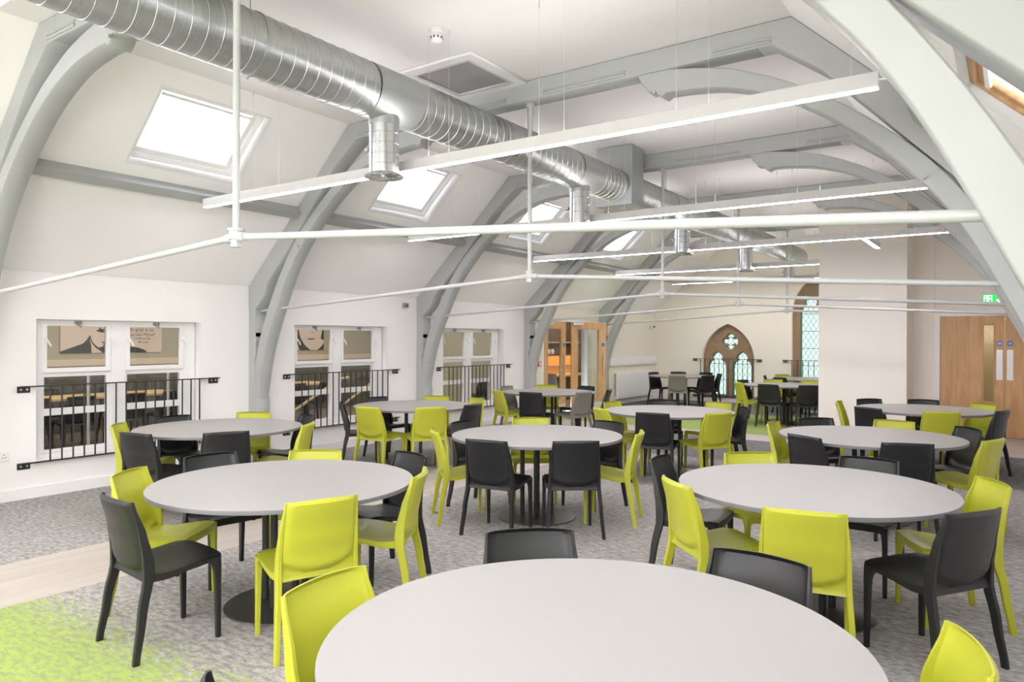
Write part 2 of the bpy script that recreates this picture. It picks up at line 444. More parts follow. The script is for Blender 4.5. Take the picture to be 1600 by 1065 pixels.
# ------------------------------------------------------------------ left windows
def left_window(k, a, b):
    w = sthing('window_%d' % k)
    xf = XL - .175
    p = .59; l0 = a + .155; r0 = b - .19 - p
    lights = [(l0, l0 + p), (r0, r0 + p)]
    plate('window_frame', rect(a, b, WZ0, WZ1), [rect(u - .05, v + .05, WZ0 + .045, WZ1 - .04) for u, v in lights], .09, YZ(xf), M['gloss'], w, bv=.004)
    for u, v in lights:
        s = plate('upper_sash', rect(u - .05, v + .05, 1.235, WZ1 - .04), [rect(u, v, 1.285, 1.722)], .05, YZ(xf + .02), M['gloss'], w, bv=.005)
        box('pane', (xf + .015, xf + .02, u, v, 1.285, 1.722), M['glass'], s)
        s = plate('lower_sash', rect(u - .05, v + .05, WZ0 + .045, 1.24), [rect(u - .015, v + .015, .437, .79), rect(u - .015, v + .015, .862, 1.19)], .05, YZ(xf - .015), M['gloss'], w, bv=.005)
        box('pane', (xf - .02, xf - .015, u - .015, v + .015, .437, 1.19), M['glass'], s)
        bm = bmesh.new(); ym = (u + v) / 2
        bm_box(bm, xf + .045, xf + .062, ym - .035, ym + .035, 1.745, 1.775); bm_cyl(bm, (xf + .06, ym, 1.765), (xf + .085, ym + .012, 1.71), .01, seg=8)
        bm_cyl(bm, (xf + .06, ym - .03, 1.76), (xf + .075, ym - .012, 1.73), .008, seg=8)
        obj('catch', bm, M['greypl'], w)
        for ys, sg in ((u - .03, 1), (v + .03, 1)):
            bm = bmesh.new()
            bm_tube(bm, [(xf + .05, ys, 1.6), (xf + .075, ys + .01, 1.585), (xf + .085, ys + .03 * sg, 1.545), (xf + .085, ys + .05 * sg, 1.51)], .009, 8)
            obj('stay_handle', bm, M['gloss'], w, True)
    box('window_sill', (XL - .14, XL + .012, a - .02, b + .02, WZ0 - .03, WZ0 + .005), M['gloss'], w)
for i, (a, b) in enumerate(WIN): left_window(i + 1, a, b)

# ------------------------------------------------------------------ skylights
def skylight(k, y0, y1, s0, s1, f, wood_):
    g = .075 if wood_ else 0
    w = sthing('window_%d' % k)
    fm = M['pine'] if wood_ else M['gloss']
    # reveal liner: four boards running out through the roof thickness
    plate('reveal', rect(y0, y1, s0, s1), [rect(y0 + .012, y1 - .012, s0 + .012, s1 - .012)], .26, lambda a, b, c: f(a, b, c - .12), M['gloss'], w)
    e = .05 if wood_ else .06
    plate('fixed_frame', rect(y0 + .01, y1 - .01, s0 + .01, s1 - .01), [rect(y0 + e, y1 - e, s0 + e, s1 - e)], .05, lambda a, b, c: f(a, b, c - .14 + g), fm, w, bv=.004)
    e2 = .1 if wood_ else .115
    s = plate('sash', rect(y0 + e - .012, y1 - e + .012, s0 + e - .012, s1 - e + .012), [rect(y0 + e2, y1 - e2, s0 + e2, s1 - e2)], .06, lambda a, b, c: f(a, b, c - .165 + g), fm, w, bv=.006)
    plate('pane', rect(y0 + e2 - .01, y1 - e2 + .01, s0 + e2 - .01, s1 - e2 + .01), [], .006, lambda a, b, c: f(a, b, c - .18 + g), M['sky'], s)
    plate('control_bar', rect(y0 + e2, y1 - e2, s1 - e2 - .035, s1 - e2 - .01), [], .02, lambda a, b, c: f(a, b, c - .125 + g), M['gloss'] if wood_ else fm, s)
    return w
SLn = [SL[2], SL[3], SL[4], SL[5]]
for i, (a, b) in enumerate(SLn): skylight(4 + i, a, b, S0, S1, slopeL, False)
wr = skylight(10, RY[0], RY[1], R0, R1, slopeR, True)

# ------------------------------------------------------------------ trusses
outer = [(-8.0, .66), (-7.965, .99), (-7.87, 1.49), (-7.665, 1.98), (-7.39, 2.46), (-7.1, 2.84), (-6.7, 3.2), (-6.26, 3.5), (-5.84, 3.7), (-5.53, 3.79), (-5.2, 3.845)]
inner = [(-7.88, .72), (-7.84, .99), (-7.71, 1.49), (-7.49, 1.98), (-7.27, 2.4), (-7.0, 2.75), (-6.68, 3.06), (-6.33, 3.32), (-6.03, 3.48), (-5.68, 3.6), (-5.34, 3.645)]
def smooth_pts(P, n=4):
    out = []
    for i in range(len(P) - 1):
        p0 = P[max(i - 1, 0)]; p1 = P[i]; p2 = P[i + 1]; p3 = P[min(i + 2, len(P) - 1)]
        for j in range(n):
            t = j / n
            out.append(tuple(.5 * ((2 * p1[q]) + (-p0[q] + p2[q]) * t + (2 * p0[q] - 5 * p1[q] + 4 * p2[q] - p3[q]) * t * t + (-p0[q] + 3 * p1[q] - 3 * p2[q] + p3[q]) * t ** 3) for q in (0, 1)))
    return out + [P[-1]]
tip = [(-5.2, 3.65), (-5.16, 3.625), (-5.12, 3.65), (-5.09, 3.69), (-5.04, 3.685), (-5.02, 3.73), (-4.98, 3.76), (-4.94, 3.845)]
brace = smooth_pts(inner) + tip + list(reversed(smooth_pts(outer)))
rafter = [(XL, 1.87), (XL, 2.27), (-6.2, ZC - .004), (-5.9, ZC - .004), (-5.95, 3.842), (-6.06, 3.84), (-6.42, 3.575), (-7.3, 2.64), (-7.6, 2.345), (-7.66, 2.3), (-7.72, 2.14), (-7.8, 2.06), (-7.9, 1.965)]
post = [(XL, 0), (-7.86, 0), (-7.86, .8), (-7.9, .95), (-7.93, 1.1), (-7.93, 1.5), (-7.9, 1.62), (-7.9, 1.98), (XL, 1.88)]
R_ = lambda P: [(mir(x), z) for x, z in reversed(P)]
tlabels = ['pale grey-green painted roof truss nearest the viewer, beside the wood-framed roof window',
           'grey-green painted roof truss second from the viewer, behind the square ceiling grille',
           'grey-green painted roof truss third from the viewer, just past the steel duct box',
           'grey-green painted roof truss fourth from the viewer, just before the glazed double doors',
           'grey-green painted roof truss farthest from the viewer, near the pointed windows']
for i, y in enumerate(TY):
    t = thing('roof_truss', tlabels[i], 'roof truss', (XM, y, 0), 0, 'painted timber roof trusses')
    for P, n, th in ((rafter, 'rafter', .2), (post, 'wall_post', .2), (brace, 'curved_brace', .17)):
        plate(n, P, [], th, XZ(y), M['truss'], t, bv=.008)
        plate(n, R_(P), [], th, XZ(y), M['truss'], t, bv=.008)
    plate('collar_beam', rect(-6.0, mir(-6.0), 3.842, ZC - .005), [], .196, XZ(y), M['truss'], t, bv=.006)
    for x0, x1 in ((-4.83, -4.0), (-6.05, -5.6), (mir(-4.0), mir(-4.83)), (mir(-5.6), mir(-6.05))):
        bm = bmesh.new()
        for zc_, rr in ((3.872, .012), (3.9, .009)):
            for yy in (y - .1, y + .1): bm_cyl(bm, (x0, yy, zc_), (x1, yy, zc_), rr, seg=10)
        obj('moulding', bm, M['truss'], t, True)
    for s in (0, 1):
        f = (lambda q: q) if s == 0 else mir
        bm = bmesh.new()
        for z0, z1 in ((1.35, 1.68),):
            bm_box(bm, min(f(-7.935), f(-7.9)), max(f(-7.935), f(-7.9)), y - .105, y + .105, z0, z1)
        bevel(bm, .01); obj('carved_panel', bm, M['truss'], t)
        bm = bmesh.new(); bm_cyl(bm, (XM, y, 2.2), (f(-7.97), y, 1.945), .02, seg=14); obj('tie_rod', bm, M['rod'], t, True)
        bm = bmesh.new()
        for bx, bz in ((-7.785, 1.22), (-7.07, 2.7), (-5.1, 3.66)):
            bm_cyl(bm, (f(bx) , y - .11, bz + .01), (f(bx), y - .08, bz + .01), .014, seg=8)
        obj('bolt', bm, M['truss'], t, True)
    bm = bmesh.new(); bm_cyl(bm, (XM, y, 2.2), (XM, y, 3.86), .021, seg=14); obj('king_rod', bm, M['rod'], t, True)
    bm = bmesh.new()
    bm_cyl(bm, (XM, y, 2.14), (XM, y, 2.19), .034, seg=6); bm_cyl(bm, (XM, y, 2.185), (XM, y, 2.235), .042, seg=16); bm_cyl(bm, (XM, y, 2.235), (XM, y, 2.25), .05, seg=16)
    d = Vector((-7.97 - XM, 0, 1.945 - 2.2)).normalized()
    bm_cyl(bm, Vector((XM, y, 2.2)), Vector((XM, y, 2.2)) + d * .09, .028, seg=12)
    d.x = -d.x; bm_cyl(bm, Vector((XM, y, 2.2)), Vector((XM, y, 2.2)) + d * .09, .028, seg=12)
    obj('rod_coupling', bm, M['rod'], t, True)
    bm = bmesh.new(); bm_cyl(bm, (XM, y, 3.8), (XM, y, 3.853), .036, seg=12); obj('rod_nut', bm, M['rod'], t, True)
    for o in list(t.children): o.matrix_parent_inverse = Matrix.Translation(-t.location)

# purlins, one timber per bay
bays = [(-.592, TY[0])] + list(zip(TY[:-1], TY[1:])) + [(TY[4], YG)]
bn = ['bay under the nearest roof window', 'bay under the nearest roof window', 'bay under the second roof window', 'bay under the third roof window', 'bay under the farthest roof window', 'last bay before the pointed windows']
def purlin(a, b, f, label, grp):
    bm = bmesh.new()
    pr = [(1.22, 0), (1.325, 0), (1.325, .11), (1.32, .115), (1.225, .115), (1.22, .11)]
    A = [bm.verts.new(f(a, u, c)) for u, c in pr]; B = [bm.verts.new(f(b, u, c)) for u, c in pr]
    for i in range(6):
        j = (i + 1) % 6; bm.faces.new((A[i], A[j], B[j], B[i]))
    bm.faces.new(A); bm.faces.new(list(reversed(B)))
    tag(obj('purlin', bm, M['truss']), label, 'purlin', grp)
purl = ['grey-green purlin on the left slope below the nearest roof window', 'grey-green purlin on the left slope below the second roof window', 'grey-green purlin on the left slope below the third roof window',
        'grey-green purlin on the left slope below the farthest roof window', 'grey-green purlin on the left slope meeting the end wall of pointed windows']
for i, (a, b) in enumerate(bays[1:]): purlin(a + .1, b - (.1 if i < 4 else 0), slopeL, purl[i], 'left slope purlins')
purr = ['grey-green purlin on the right slope just above the wood-framed roof window', 'grey-green purlin on the right slope one bay beyond the wood-framed roof window', 'grey-green purlin on the right slope two bays beyond the wood-framed roof window']
for i, (a, b) in enumerate(bays[1:4]): purlin(a + .1, b - .1, slopeR, purr[i], 'right slope purlins')

# ------------------------------------------------------------------ ventilation duct
XD, ZD, RD = -4.14, 3.54, .205
duct = thing('ventilation_duct', 'long galvanised spiral ventilation duct with five drop pipes under the ceiling', 'duct', (XD, 8.3, ZC))
def spiral(y0, y1, name):
    bm = bmesh.new(); seg = 48; pitch = .105
    n = max(1, round((y1 - y0) / pitch)); pitch = (y1 - y0) / n; rings = []
    prof = []
    for i in range(n):
        for o, r in ((0, 0), (.05, 0), (.42, 0), (.455, 0), (.47, .003), (.53, .003), (.545, 0), (.58, 0), (.97, 0)): prof.append((o * pitch + i * pitch, r))
    prof.append((n * pitch, 0))
    for yy, dr in prof:
        ring = []
        for k in range(seg):
            a = 2 * PI * k / seg
            ring.append(bm.verts.new((XD + (RD + dr) * math.sin(a), y0 + min(max(yy + pitch * (k / seg - .5), 0), y1 - y0), ZD + (RD + dr) * math.cos(a))))
        rings.append(ring)
    for A, B in zip(rings[:-1], rings[1:]):
        for k in range(seg):
            j = (k + 1) % seg
            bm.faces.new((A[k], A[j], B[j], B[k]))
    bm.faces.new(rings[0]); bm.faces.new(list(reversed(rings[-1])))
    return obj(name, bm, M['galv'], duct, True)
dy = [4.13 + 3.154 * i for i in range(5)]
edges = [-1.0] + [v for y in dy for v in (y - .21, y + .27)] + [17.6]
runs = [(edges[i], edges[i + 1]) for i in range(0, len(edges), 2)]
for a, b in runs:
    if a < 8.15 < b: spiral(a, 8.16, 'spiral_pipe'); spiral(8.48, b, 'spiral_pipe')
    else: spiral(a, b, 'spiral_pipe')
for y in dy:
    bm = bmesh.new()
    mx = Matrix.Translation((XD, 0, ZD)) @ Matrix.Rotation(-PI / 2, 4, 'X')
    bm_lathe(bm, [(RD + .003, y - .22), (RD + .0042, y - .21), (RD + .003, y - .2), (RD + .003, y - .19), (RD + .003, y - .17), (RD + .003, y + .23), (RD + .003, y + .25), (RD + .003, y + .26), (RD + .0042, y + .27), (RD + .003, y + .28)], 48, mx)
    bm_lathe(bm, [(.1225, -.035), (.1225, -.02), (.1225, .0), (.1225, .1), (.1225, .12)], 32, Matrix.Translation((XD, y, ZD - RD)))
    obj('tee_piece', bm, M['galv2'], duct, True)
    bm = bmesh.new(); zt, zb = ZD - RD - .02, 2.9
    pr = [(.118, zt + .06)]
    for q in range(4):
        z = zt - (q + 1) * (zt - zb) / 5
        pr += [(.118, z + .012), (.118, z + .004), (.121, z + .002), (.121, z - .002), (.118, z - .004), (.118, z - .012)]
    pr += [(.118, zb)]
    bm_lathe(bm, pr[::-1], 32, Matrix.Translation((XD, y, 0)))
    dp = obj('drop_pipe', bm, M['drop'], duct, True)
    bm = bmesh.new()
    mx = Matrix.Translation((XD, y, 0))
    bm_lathe(bm, [(.10, 2.925), (.122, 2.918), (.157, 2.9), (.16, 2.894), (.156, 2.888), (.118, 2.9), (.1, 2.91)], 40, mx)
    bm_lathe(bm, [(.001, 2.886), (.03, 2.89), (.032, 2.91), (.001, 2.92)], 16, mx)
    obj('diffuser_ring', bm, M['drop'], dp, True)
    bm = bmesh.new()
    for k in range(10):
        a = k * PI / 5; r = Matrix.Translation((XD, y, 2.905)) @ Matrix.Rotation(a, 4, 'Z') @ Matrix.Rotation(.5, 4, 'X')
        bm_box(bm, .028, .112, -.02, .02, -.001, .001, r)
    obj('diffuser_vane', bm, M['drop'], dp)
    bm = bmesh.new(); bm_cyl(bm, (XD, y, 2.93), (XD, y, 2.935), .112, seg=24); obj('inner_void', bm, M['dark'], dp)
    bm = bmesh.new(); bm_cyl(bm, (XD - .155, y - .05, 3.12), (XD - .115, y - .05, 3.12), .02, seg=10); bm_cyl(bm, (XD + .05, y - .125, 3.14), (XD + .05, y - .1, 3.14), .012, seg=8); obj('damper_knob', bm, M['drop'], dp)
bm = bmesh.new(); bm_box(bm, -4.39, -3.89, 8.15, 8.49, 3.28, ZC - .003); bevel(bm, .006); obj('plenum_box', bm, M['galv2'], duct)
for y in (2.9, 6.2, 9.8, 12.9, 16.3):
    bm = bmesh.new()
    bm_lathe(bm, [(RD + .004, -.012), (RD + .007, -.012), (RD + .007, .012), (RD + .004, .012)], 40, Matrix.Translation((XD, y, ZD)) @ Matrix.Rotation(-PI / 2, 4, 'X'))
    bm_cyl(bm, (XD, y, ZD + RD), (XD, y, ZC - .002), .004, seg=8); bm_cyl(bm, (XD - .03, y, ZD - RD - .02), (XD - .03, y, ZD - RD), .008, seg=8)
    obj('hanger_strap', bm, M['galv2'], duct)
for o in list(duct.children): o.matrix_parent_inverse = Matrix.Translation(-duct.location)

# ------------------------------------------------------------------ linear lights
def linear_light(x0, x1, y, label, wires, cable=False, along='x', zb=2.97, cross=None):
    t = thing('linear_pendant_light', label, 'light', ((x0 + x1) / 2, y, ZC), 0, 'suspended white linear lights')
    bm = bmesh.new(); bm_box(bm, x0, x1, y - .03, y + .03, zb + .004, zb + .088); bevel(bm, .003); obj('housing', bm, M['housing'], t)
    bm = bmesh.new(); bm_box(bm, x0 + .006, x1 - .006, y - .025, y + .025, zb, zb + .006); obj('diffuser', bm, M['led'], t)
    bm = bmesh.new(); bm_box(bm, x0 + 1.3, x1 - (.8 if x1 > -2 else .1), y - .02, y + .02, zb + .078, zb + .0885); obj('added_uplight', bm, M['upfill'], t)  # added glowing strip atop the housing, there only to brighten the ceiling
    if cross:
        cx, ya, yb = cross
        bm = bmesh.new(); bm_box(bm, cx - .03, cx + .03, ya, yb, zb + .004, zb + .088); bevel(bm, .003); obj('housing', bm, M['housing'], t)
        bm = bmesh.new(); bm_box(bm, cx - .026, cx + .026, ya + .006, yb - .006, zb, zb + .006); obj('diffuser', bm, M['led'], t)
    for wx in wires:
        top_ = ZC if XKL < wx < XKR else ZC - (XKL - wx) * .957 if wx < XKL else ZC - (wx - XKR) * .957
        bm = bmesh.new(); bm_cyl(bm, (wx, y, zb + .088), (wx, y, top_ - .002), .0011, seg=6); bm_cyl(bm, (wx, y, top_ - .05), (wx, y, top_ - .002), .005, seg=8)
        obj('suspension_wire', bm, M['wire'], t)
    if cable:
        bm = bmesh.new(); bm_tube(bm, [(x1, y, zb + .05), (x1 + .05, y, zb + .045), (x1 + .12, y + .02, zb + .04), (x1 + .2, y + .05, zb + .065), (x1 + .34, y + .1, zb + .12)], .006, 8); obj('power_cable', bm, M['socket'], t, True)
    for o in list(t.children): o.matrix_parent_inverse = Matrix.Translation(-t.location)
    return t
W_ = [-6.6, -6.16, -5.76, -3.86, -3.65, -2.81, -2.6, -1.77, -1.56, -.75]
ly = [4.35, 7.46, 10.66, 13.86, 16.95]
linear_light(-6.98, -.61, ly[0], 'white linear pendant light nearest the viewer, its cable looping to the truss', W_, True)
linear_light(-6.98, -.61, ly[1], 'white linear pendant light second from the viewer, crossing before the steel duct box', W_)
linear_light(-6.98, -.61, ly[2], 'white linear pendant light with a short side arm toward the white column', W_, cross=(-1.68, 10.69, 11.95))
linear_light(-6.98, -2.84, ly[3], 'white linear pendant light ending against the white column', W_[:7])
linear_light(-6.98, -2.84, ly[4], 'white linear pendant light farthest away, in front of the pointed windows', W_[:7])
for k, yy in enumerate((1.2, -1.95, -5.1)):
    linear_light(-6.98, -.61, yy, ['white linear pendant light just overhead of the viewer', 'white linear pendant light behind the viewer', 'white linear pendant light at the back of the hall'][k], W_[1:9:2])

# ceiling cassette, detector
t = thing('ceiling_cassette', 'square white ceiling unit with grey mesh grille beside the duct', 'air conditioner', (-4.19, 5.2, ZC))
x0, x1, y0, y1 = -4.62, -3.76, 4.76, 5.64
XYp = lambda z: (lambda a, b, c: (a, b, z + c))
for o in (plate('trim_frame', rect(x0, x1, y0, y1), [rect(x0 + .1, x1 - .1, y0 + .1, y1 - .1)], .03, XYp(ZC - .016), M['gloss'], t, bv=.006),
          plate('inner_frame', rect(x0 + .1, x1 - .1, y0 + .1, y1 - .1), [rect(x0 + .13, x1 - .13, y0 + .13, y1 - .13)], .02, XYp(ZC - .022), M['housing'], t, bv=.003),
          box('mesh_grille', (x0 + .125, x1 - .125, y0 + .125, y1 - .125, ZC - .014, ZC - .004), M['grille'], t)):
    o.matrix_parent_inverse = Matrix.Translation(-t.location)
t = thing('smoke_detector', 'small white domed smoke detector on the ceiling near the square grille', 'smoke detector', (-3.72, 4.28, ZC))
bm = bmesh.new(); bm_lathe(bm, [(.052, -.002), (.055, -.012), (.055, -.03), (.045, -.042), (.001, -.042)], 24); obj('mounting_base', bm, M['gloss'], t, True)
bm = bmesh.new(); bm_lathe(bm, [(.042, -.042), (.048, -.05), (.049, -.075), (.04, -.1), (.02, -.112), (.001, -.113)], 24); h = obj('sensor_head', bm, M['gloss'], t, True)
bm = bmesh.new()
for k in range(10):
    a = k * PI / 5; bm_box(bm, .044, .0505, -.006, .006, -.085, -.068, Matrix.Rotation(a, 4, 'Z'))
obj('sensor_slot', bm, M['dark'], h)

# ------------------------------------------------------------------ chairs
def sweep(prof):
    """prof: list of (cx, cy, z, wx, wy); rectangular tube, bevelled"""
    bm = bmesh.new(); rings = []
    for cx, cy, z, wx, wy in prof:
        k = .28 * min(wx, wy)
        pts = [(-wx + k, -wy), (wx - k, -wy), (wx, -wy + k), (wx, wy - k), (wx - k, wy), (-wx + k, wy), (-wx, wy - k), (-wx, -wy + k)]
        rings.append([bm.verts.new((cx + a, cy + b, z)) for a, b in pts])
    for A, B in zip(rings[:-1], rings[1:]):
        for i in range(8):
            j = (i + 1) % 8; bm.faces.new((A[i], A[j], B[j], B[i]))
    bm.faces.new(list(reversed(rings[0]))); bm.faces.new(rings[-1])
    return bm
def lerp(P, t):
    for (a, va), (b, vb) in zip(P[:-1], P[1:]):
        if t <= b: 
            k = (t - a) / (b - a); k = k * k * (3 - 2 * k) * .5 + k * .5
            return va + (vb - va) * k
    return P[-1][1]
ST_Y = [(0, -.222), (.2, -.19), (.40, -.158), (.5, -.163), (.62, -.185), (.79, -.228)]
ST_X = [(0, .228), (.2, .214), (.40, .2), (.5, .199), (.62, .195), (.79, .183)]
def make_chair(kind, label):
    m = M[kind]
    t = thing('stacking_chair', label, 'chair')
    # rear legs run on up as the uprights of the back
    for s in (-1, 1):
        pr = []
        for i in range(17):
            z = .79 * i / 16
            wy = lerp([(0, .016), (.36, .024), (.46, .029), (.6, .02), (.79, .007)], z); wx = lerp([(0, .0125), (.36, .0135), (.5, .011), (.79, .005)], z)
            pr.append((s * lerp(ST_X, z), lerp(ST_Y, z) + (.006 + max(0, wy - .012) * .3) * min(1, max(0, (z - .3) / .15)), z, wx, wy))
        obj('leg', sweep(pr), m, t, True)
    for s in (-1, 1):
        pr = []
        for z, wx, wy, ox, oy in ((0, .0115, .0125, 0, 0), (.15, .013, .0145, -.001, -.002), (.3, .0145, .0165, -.002, -.004), (.36, .016, .019, -.003, -.005), (.385, .018, .023, -.005, -.009), (.405, .023, .032, -.009, -.018), (.42, .032, .048, -.017, -.034), (.432, .04, .06, -.024, -.045)):
            pr.append((s * (.2 + ox), .212 + oy, z, wx, wy))
        obj('leg', sweep(pr), m, t, True)
    # seat: curved shell with a deep rim
    nu, nv = 12, 14; bm = bmesh.new(); Tg, Bg = [], []
    def hw(v): return .196 + .02 * math.sin(v * PI) ** 1 - .0 * v
    def zt(u, v):
        z = lerp([(0, .425), (.25, .418), (.6, .438), (.85, .452), (1, .447)], v)
        return z - .016 * (1 - u * u) * math.sin(min(1, v * 1.15) * PI) - .004 * abs(u) ** 6
    for j in range(nv + 1):
        v = j / nv; rt, rb = [], []
        for i in range(nu + 1):
            u = -1 + 2 * i / nu
            y = -.155 + v * .385 + .012 * (1 - u * u) * v
            x = u * hw(v)
            rim = max(abs(u), 0) ; edge_ = 1 if (i in (0, nu) or j in (0, nv)) else 0
            rt.append(bm.verts.new((x, y, zt(u, v)))); 
            rb.append(bm.verts.new((x * .985, y - .006 * (v - .5), zt(u, v) - (.046 - .014 * math.sin(v * PI) * 1 if edge_ else .012))))
        Tg.append(rt); Bg.append(rb)
    for j in range(nv):
        for i in range(nu):
            bm.faces.new((Tg[j][i], Tg[j][i + 1], Tg[j + 1][i + 1], Tg[j + 1][i])); bm.faces.new((Bg[j][i + 1], Bg[j][i], Bg[j + 1][i], Bg[j + 1][i + 1]))
    for j in range(nv):
        bm.faces.new((Tg[j][0], Tg[j + 1][0], Bg[j + 1][0], Bg[j][0])); bm.faces.new((Tg[j + 1][nu], Tg[j][nu], Bg[j][nu], Bg[j + 1][nu]))
    for i in range(nu):
        bm.faces.new((Tg[0][i + 1], Tg[0][i], Bg[0][i], Bg[0][i + 1])); bm.faces.new((Tg[nv][i], Tg[nv][i + 1], Bg[nv][i + 1], Bg[nv][i]))
    obj('seat', bm, m, t, True)
    # back: dished panel bulging to the rear with a rounded lower outline
    nu, nv = 24, 32; bm = bmesh.new(); F, B = [], []
    for j in range(nv + 1):
        v = j / nv; z = .385 + v * .405; rf, rb = [], []
        for i in range(nu + 1):
            u = -1 + 2 * i / nu
            x = u * lerp(ST_X, z)
            low = .07 + .17 * (abs(u) ** 2.6)                       # U-shaped start of the bulge
            k = min(1, max(0, (v - low) / .09)); k = k * (2 - k)
            side = min(1, (1 - abs(u)) / .12); side = side * side * (3 - 2 * side)
            lip = 1 if v < .97 else .55
            depth = (.016 + .022 * (1 - u * u)) * k * side * lip + .012 * v * (1 - u * u) - .012 * max(0, .1 - v) / .1 * 0
            y = lerp(ST_Y, z) - depth + .006 - (.012 * (1 - v / .12) ** 2 if v < .12 else 0)
            zz = z + (.006 * (1 - u * u) if j == nv else 0)
            rf.append(bm.verts.new((x, y + .0035, zz))); rb.append(bm.verts.new((x, y - .0035, zz)))
        F.append(rf); B.append(rb)
    for j in range(nv):
        for i in range(nu):
            bm.faces.new((F[j][i], F[j][i + 1], F[j + 1][i + 1], F[j + 1][i])); bm.faces.new((B[j][i + 1], B[j][i], B[j + 1][i], B[j + 1][i + 1]))
    for j in range(nv):
        bm.faces.new((F[j][0], F[j + 1][0], B[j + 1][0], B[j][0])); bm.faces.new((F[j + 1][nu], F[j][nu], B[j][nu], B[j + 1][nu]))
    for i in range(nu):
        bm.faces.new((F[0][i + 1], F[0][i], B[0][i], B[0][i + 1])); bm.faces.new((F[nv][i], F[nv][i + 1], B[nv][i + 1], B[nv][i]))
    obj('backrest', bm, m, t, True)
    return t

# table anchors (used in the labels): x, y and what singles the table out
TB = [(-.99, 1.82, 'large grey round table nearest the viewer, cut off by the bottom edge', 'nearest table'),
      (-3.61, 2.78, 'grey round table beside the green carpet, nearest on the left', 'table by the green carpet'),
      (-3.53, 5.45, 'grey round table in the centre with two charcoal chairs backing onto the viewer', 'centre table'),
      (-.98, 4.5, 'grey round table right of centre directly behind the nearest table', 'table right behind the nearest one'),
      (-6.32, 4.1, 'grey round table beside the near left window guard rail', 'table by the near left window'),
      (-6.39, 6.92, 'grey round table beside the middle left window with two lime chairs in front', 'table by the middle left window'),
      (-6.28, 10.04, 'grey round table before the glazed double doors', 'table before the glazed double doors'),
      (-3.42, 8.22, 'grey round table just behind the centre table toward the pointed windows', 'table behind the centre table'),
      (-1.07, 7.16, 'grey round table second along the right row, before the column table', 'second table in the right row'),
      (-.94, 10.32, 'grey round table nearest the oak doors and white column', 'table nearest the oak doors'),
      (-6.51, 16.39, 'far grey round table beside the white radiator with charcoal chairs only', 'table by the radiator'),
      (-3.62, 14.34, 'far grey round table on green carpet left of the white column', 'table left of the column'),
      (-3.75, 16.9, 'farthest grey round table under the tall pointed window', 'table under the tall pointed window')]
proto = None
for x, y, lab, _ in TB:
    if proto is None:
        t = thing('round_table', lab, 'table', (x, y, 0), .4, 'grey round dining tables')
        bm = bmesh.new(); bm_lathe(bm, [(.001, .7125), (.75, .7125), (.765, .716), (.765, .738), (.7635, .74), (.001, .74)], 96)
        tp = obj('tabletop', bm, M['top'], t, True)
        tp.data.materials.append(M['edge'])
        for p in tp.data.polygons:
            if abs(p.normal.z) < .5 or p.center.z < .73: p.material_index = 1
        for k in range(4):
            a = k * PI / 2
            bm = bmesh.new(); bm_cyl(bm, (.13 * math.cos(a), .13 * math.sin(a), .02), (.13 * math.cos(a), .13 * math.sin(a), .70), .021, seg=16); obj('column', bm, M['steel'], t, True)
        bm = bmesh.new(); bm_lathe(bm, [(.001, 0), (.345, 0), (.35, .004), (.348, .01), (.02, .021), (.001, .021)], 64); obj('base_plate', bm, M['base'], t, True)
        bm = bmesh.new()
        for a in (0, PI / 2):
            bm_box(bm, -.42, .42, -.025, .025, .69, .7126, Matrix.Rotation(a, 4, 'Z'))
        obj('cross_bracket', bm, M['steel'], t)
        proto = t
    else:
        dup(proto, 'round_table', (x, y, 0), .4 + x * 1.3, lab)

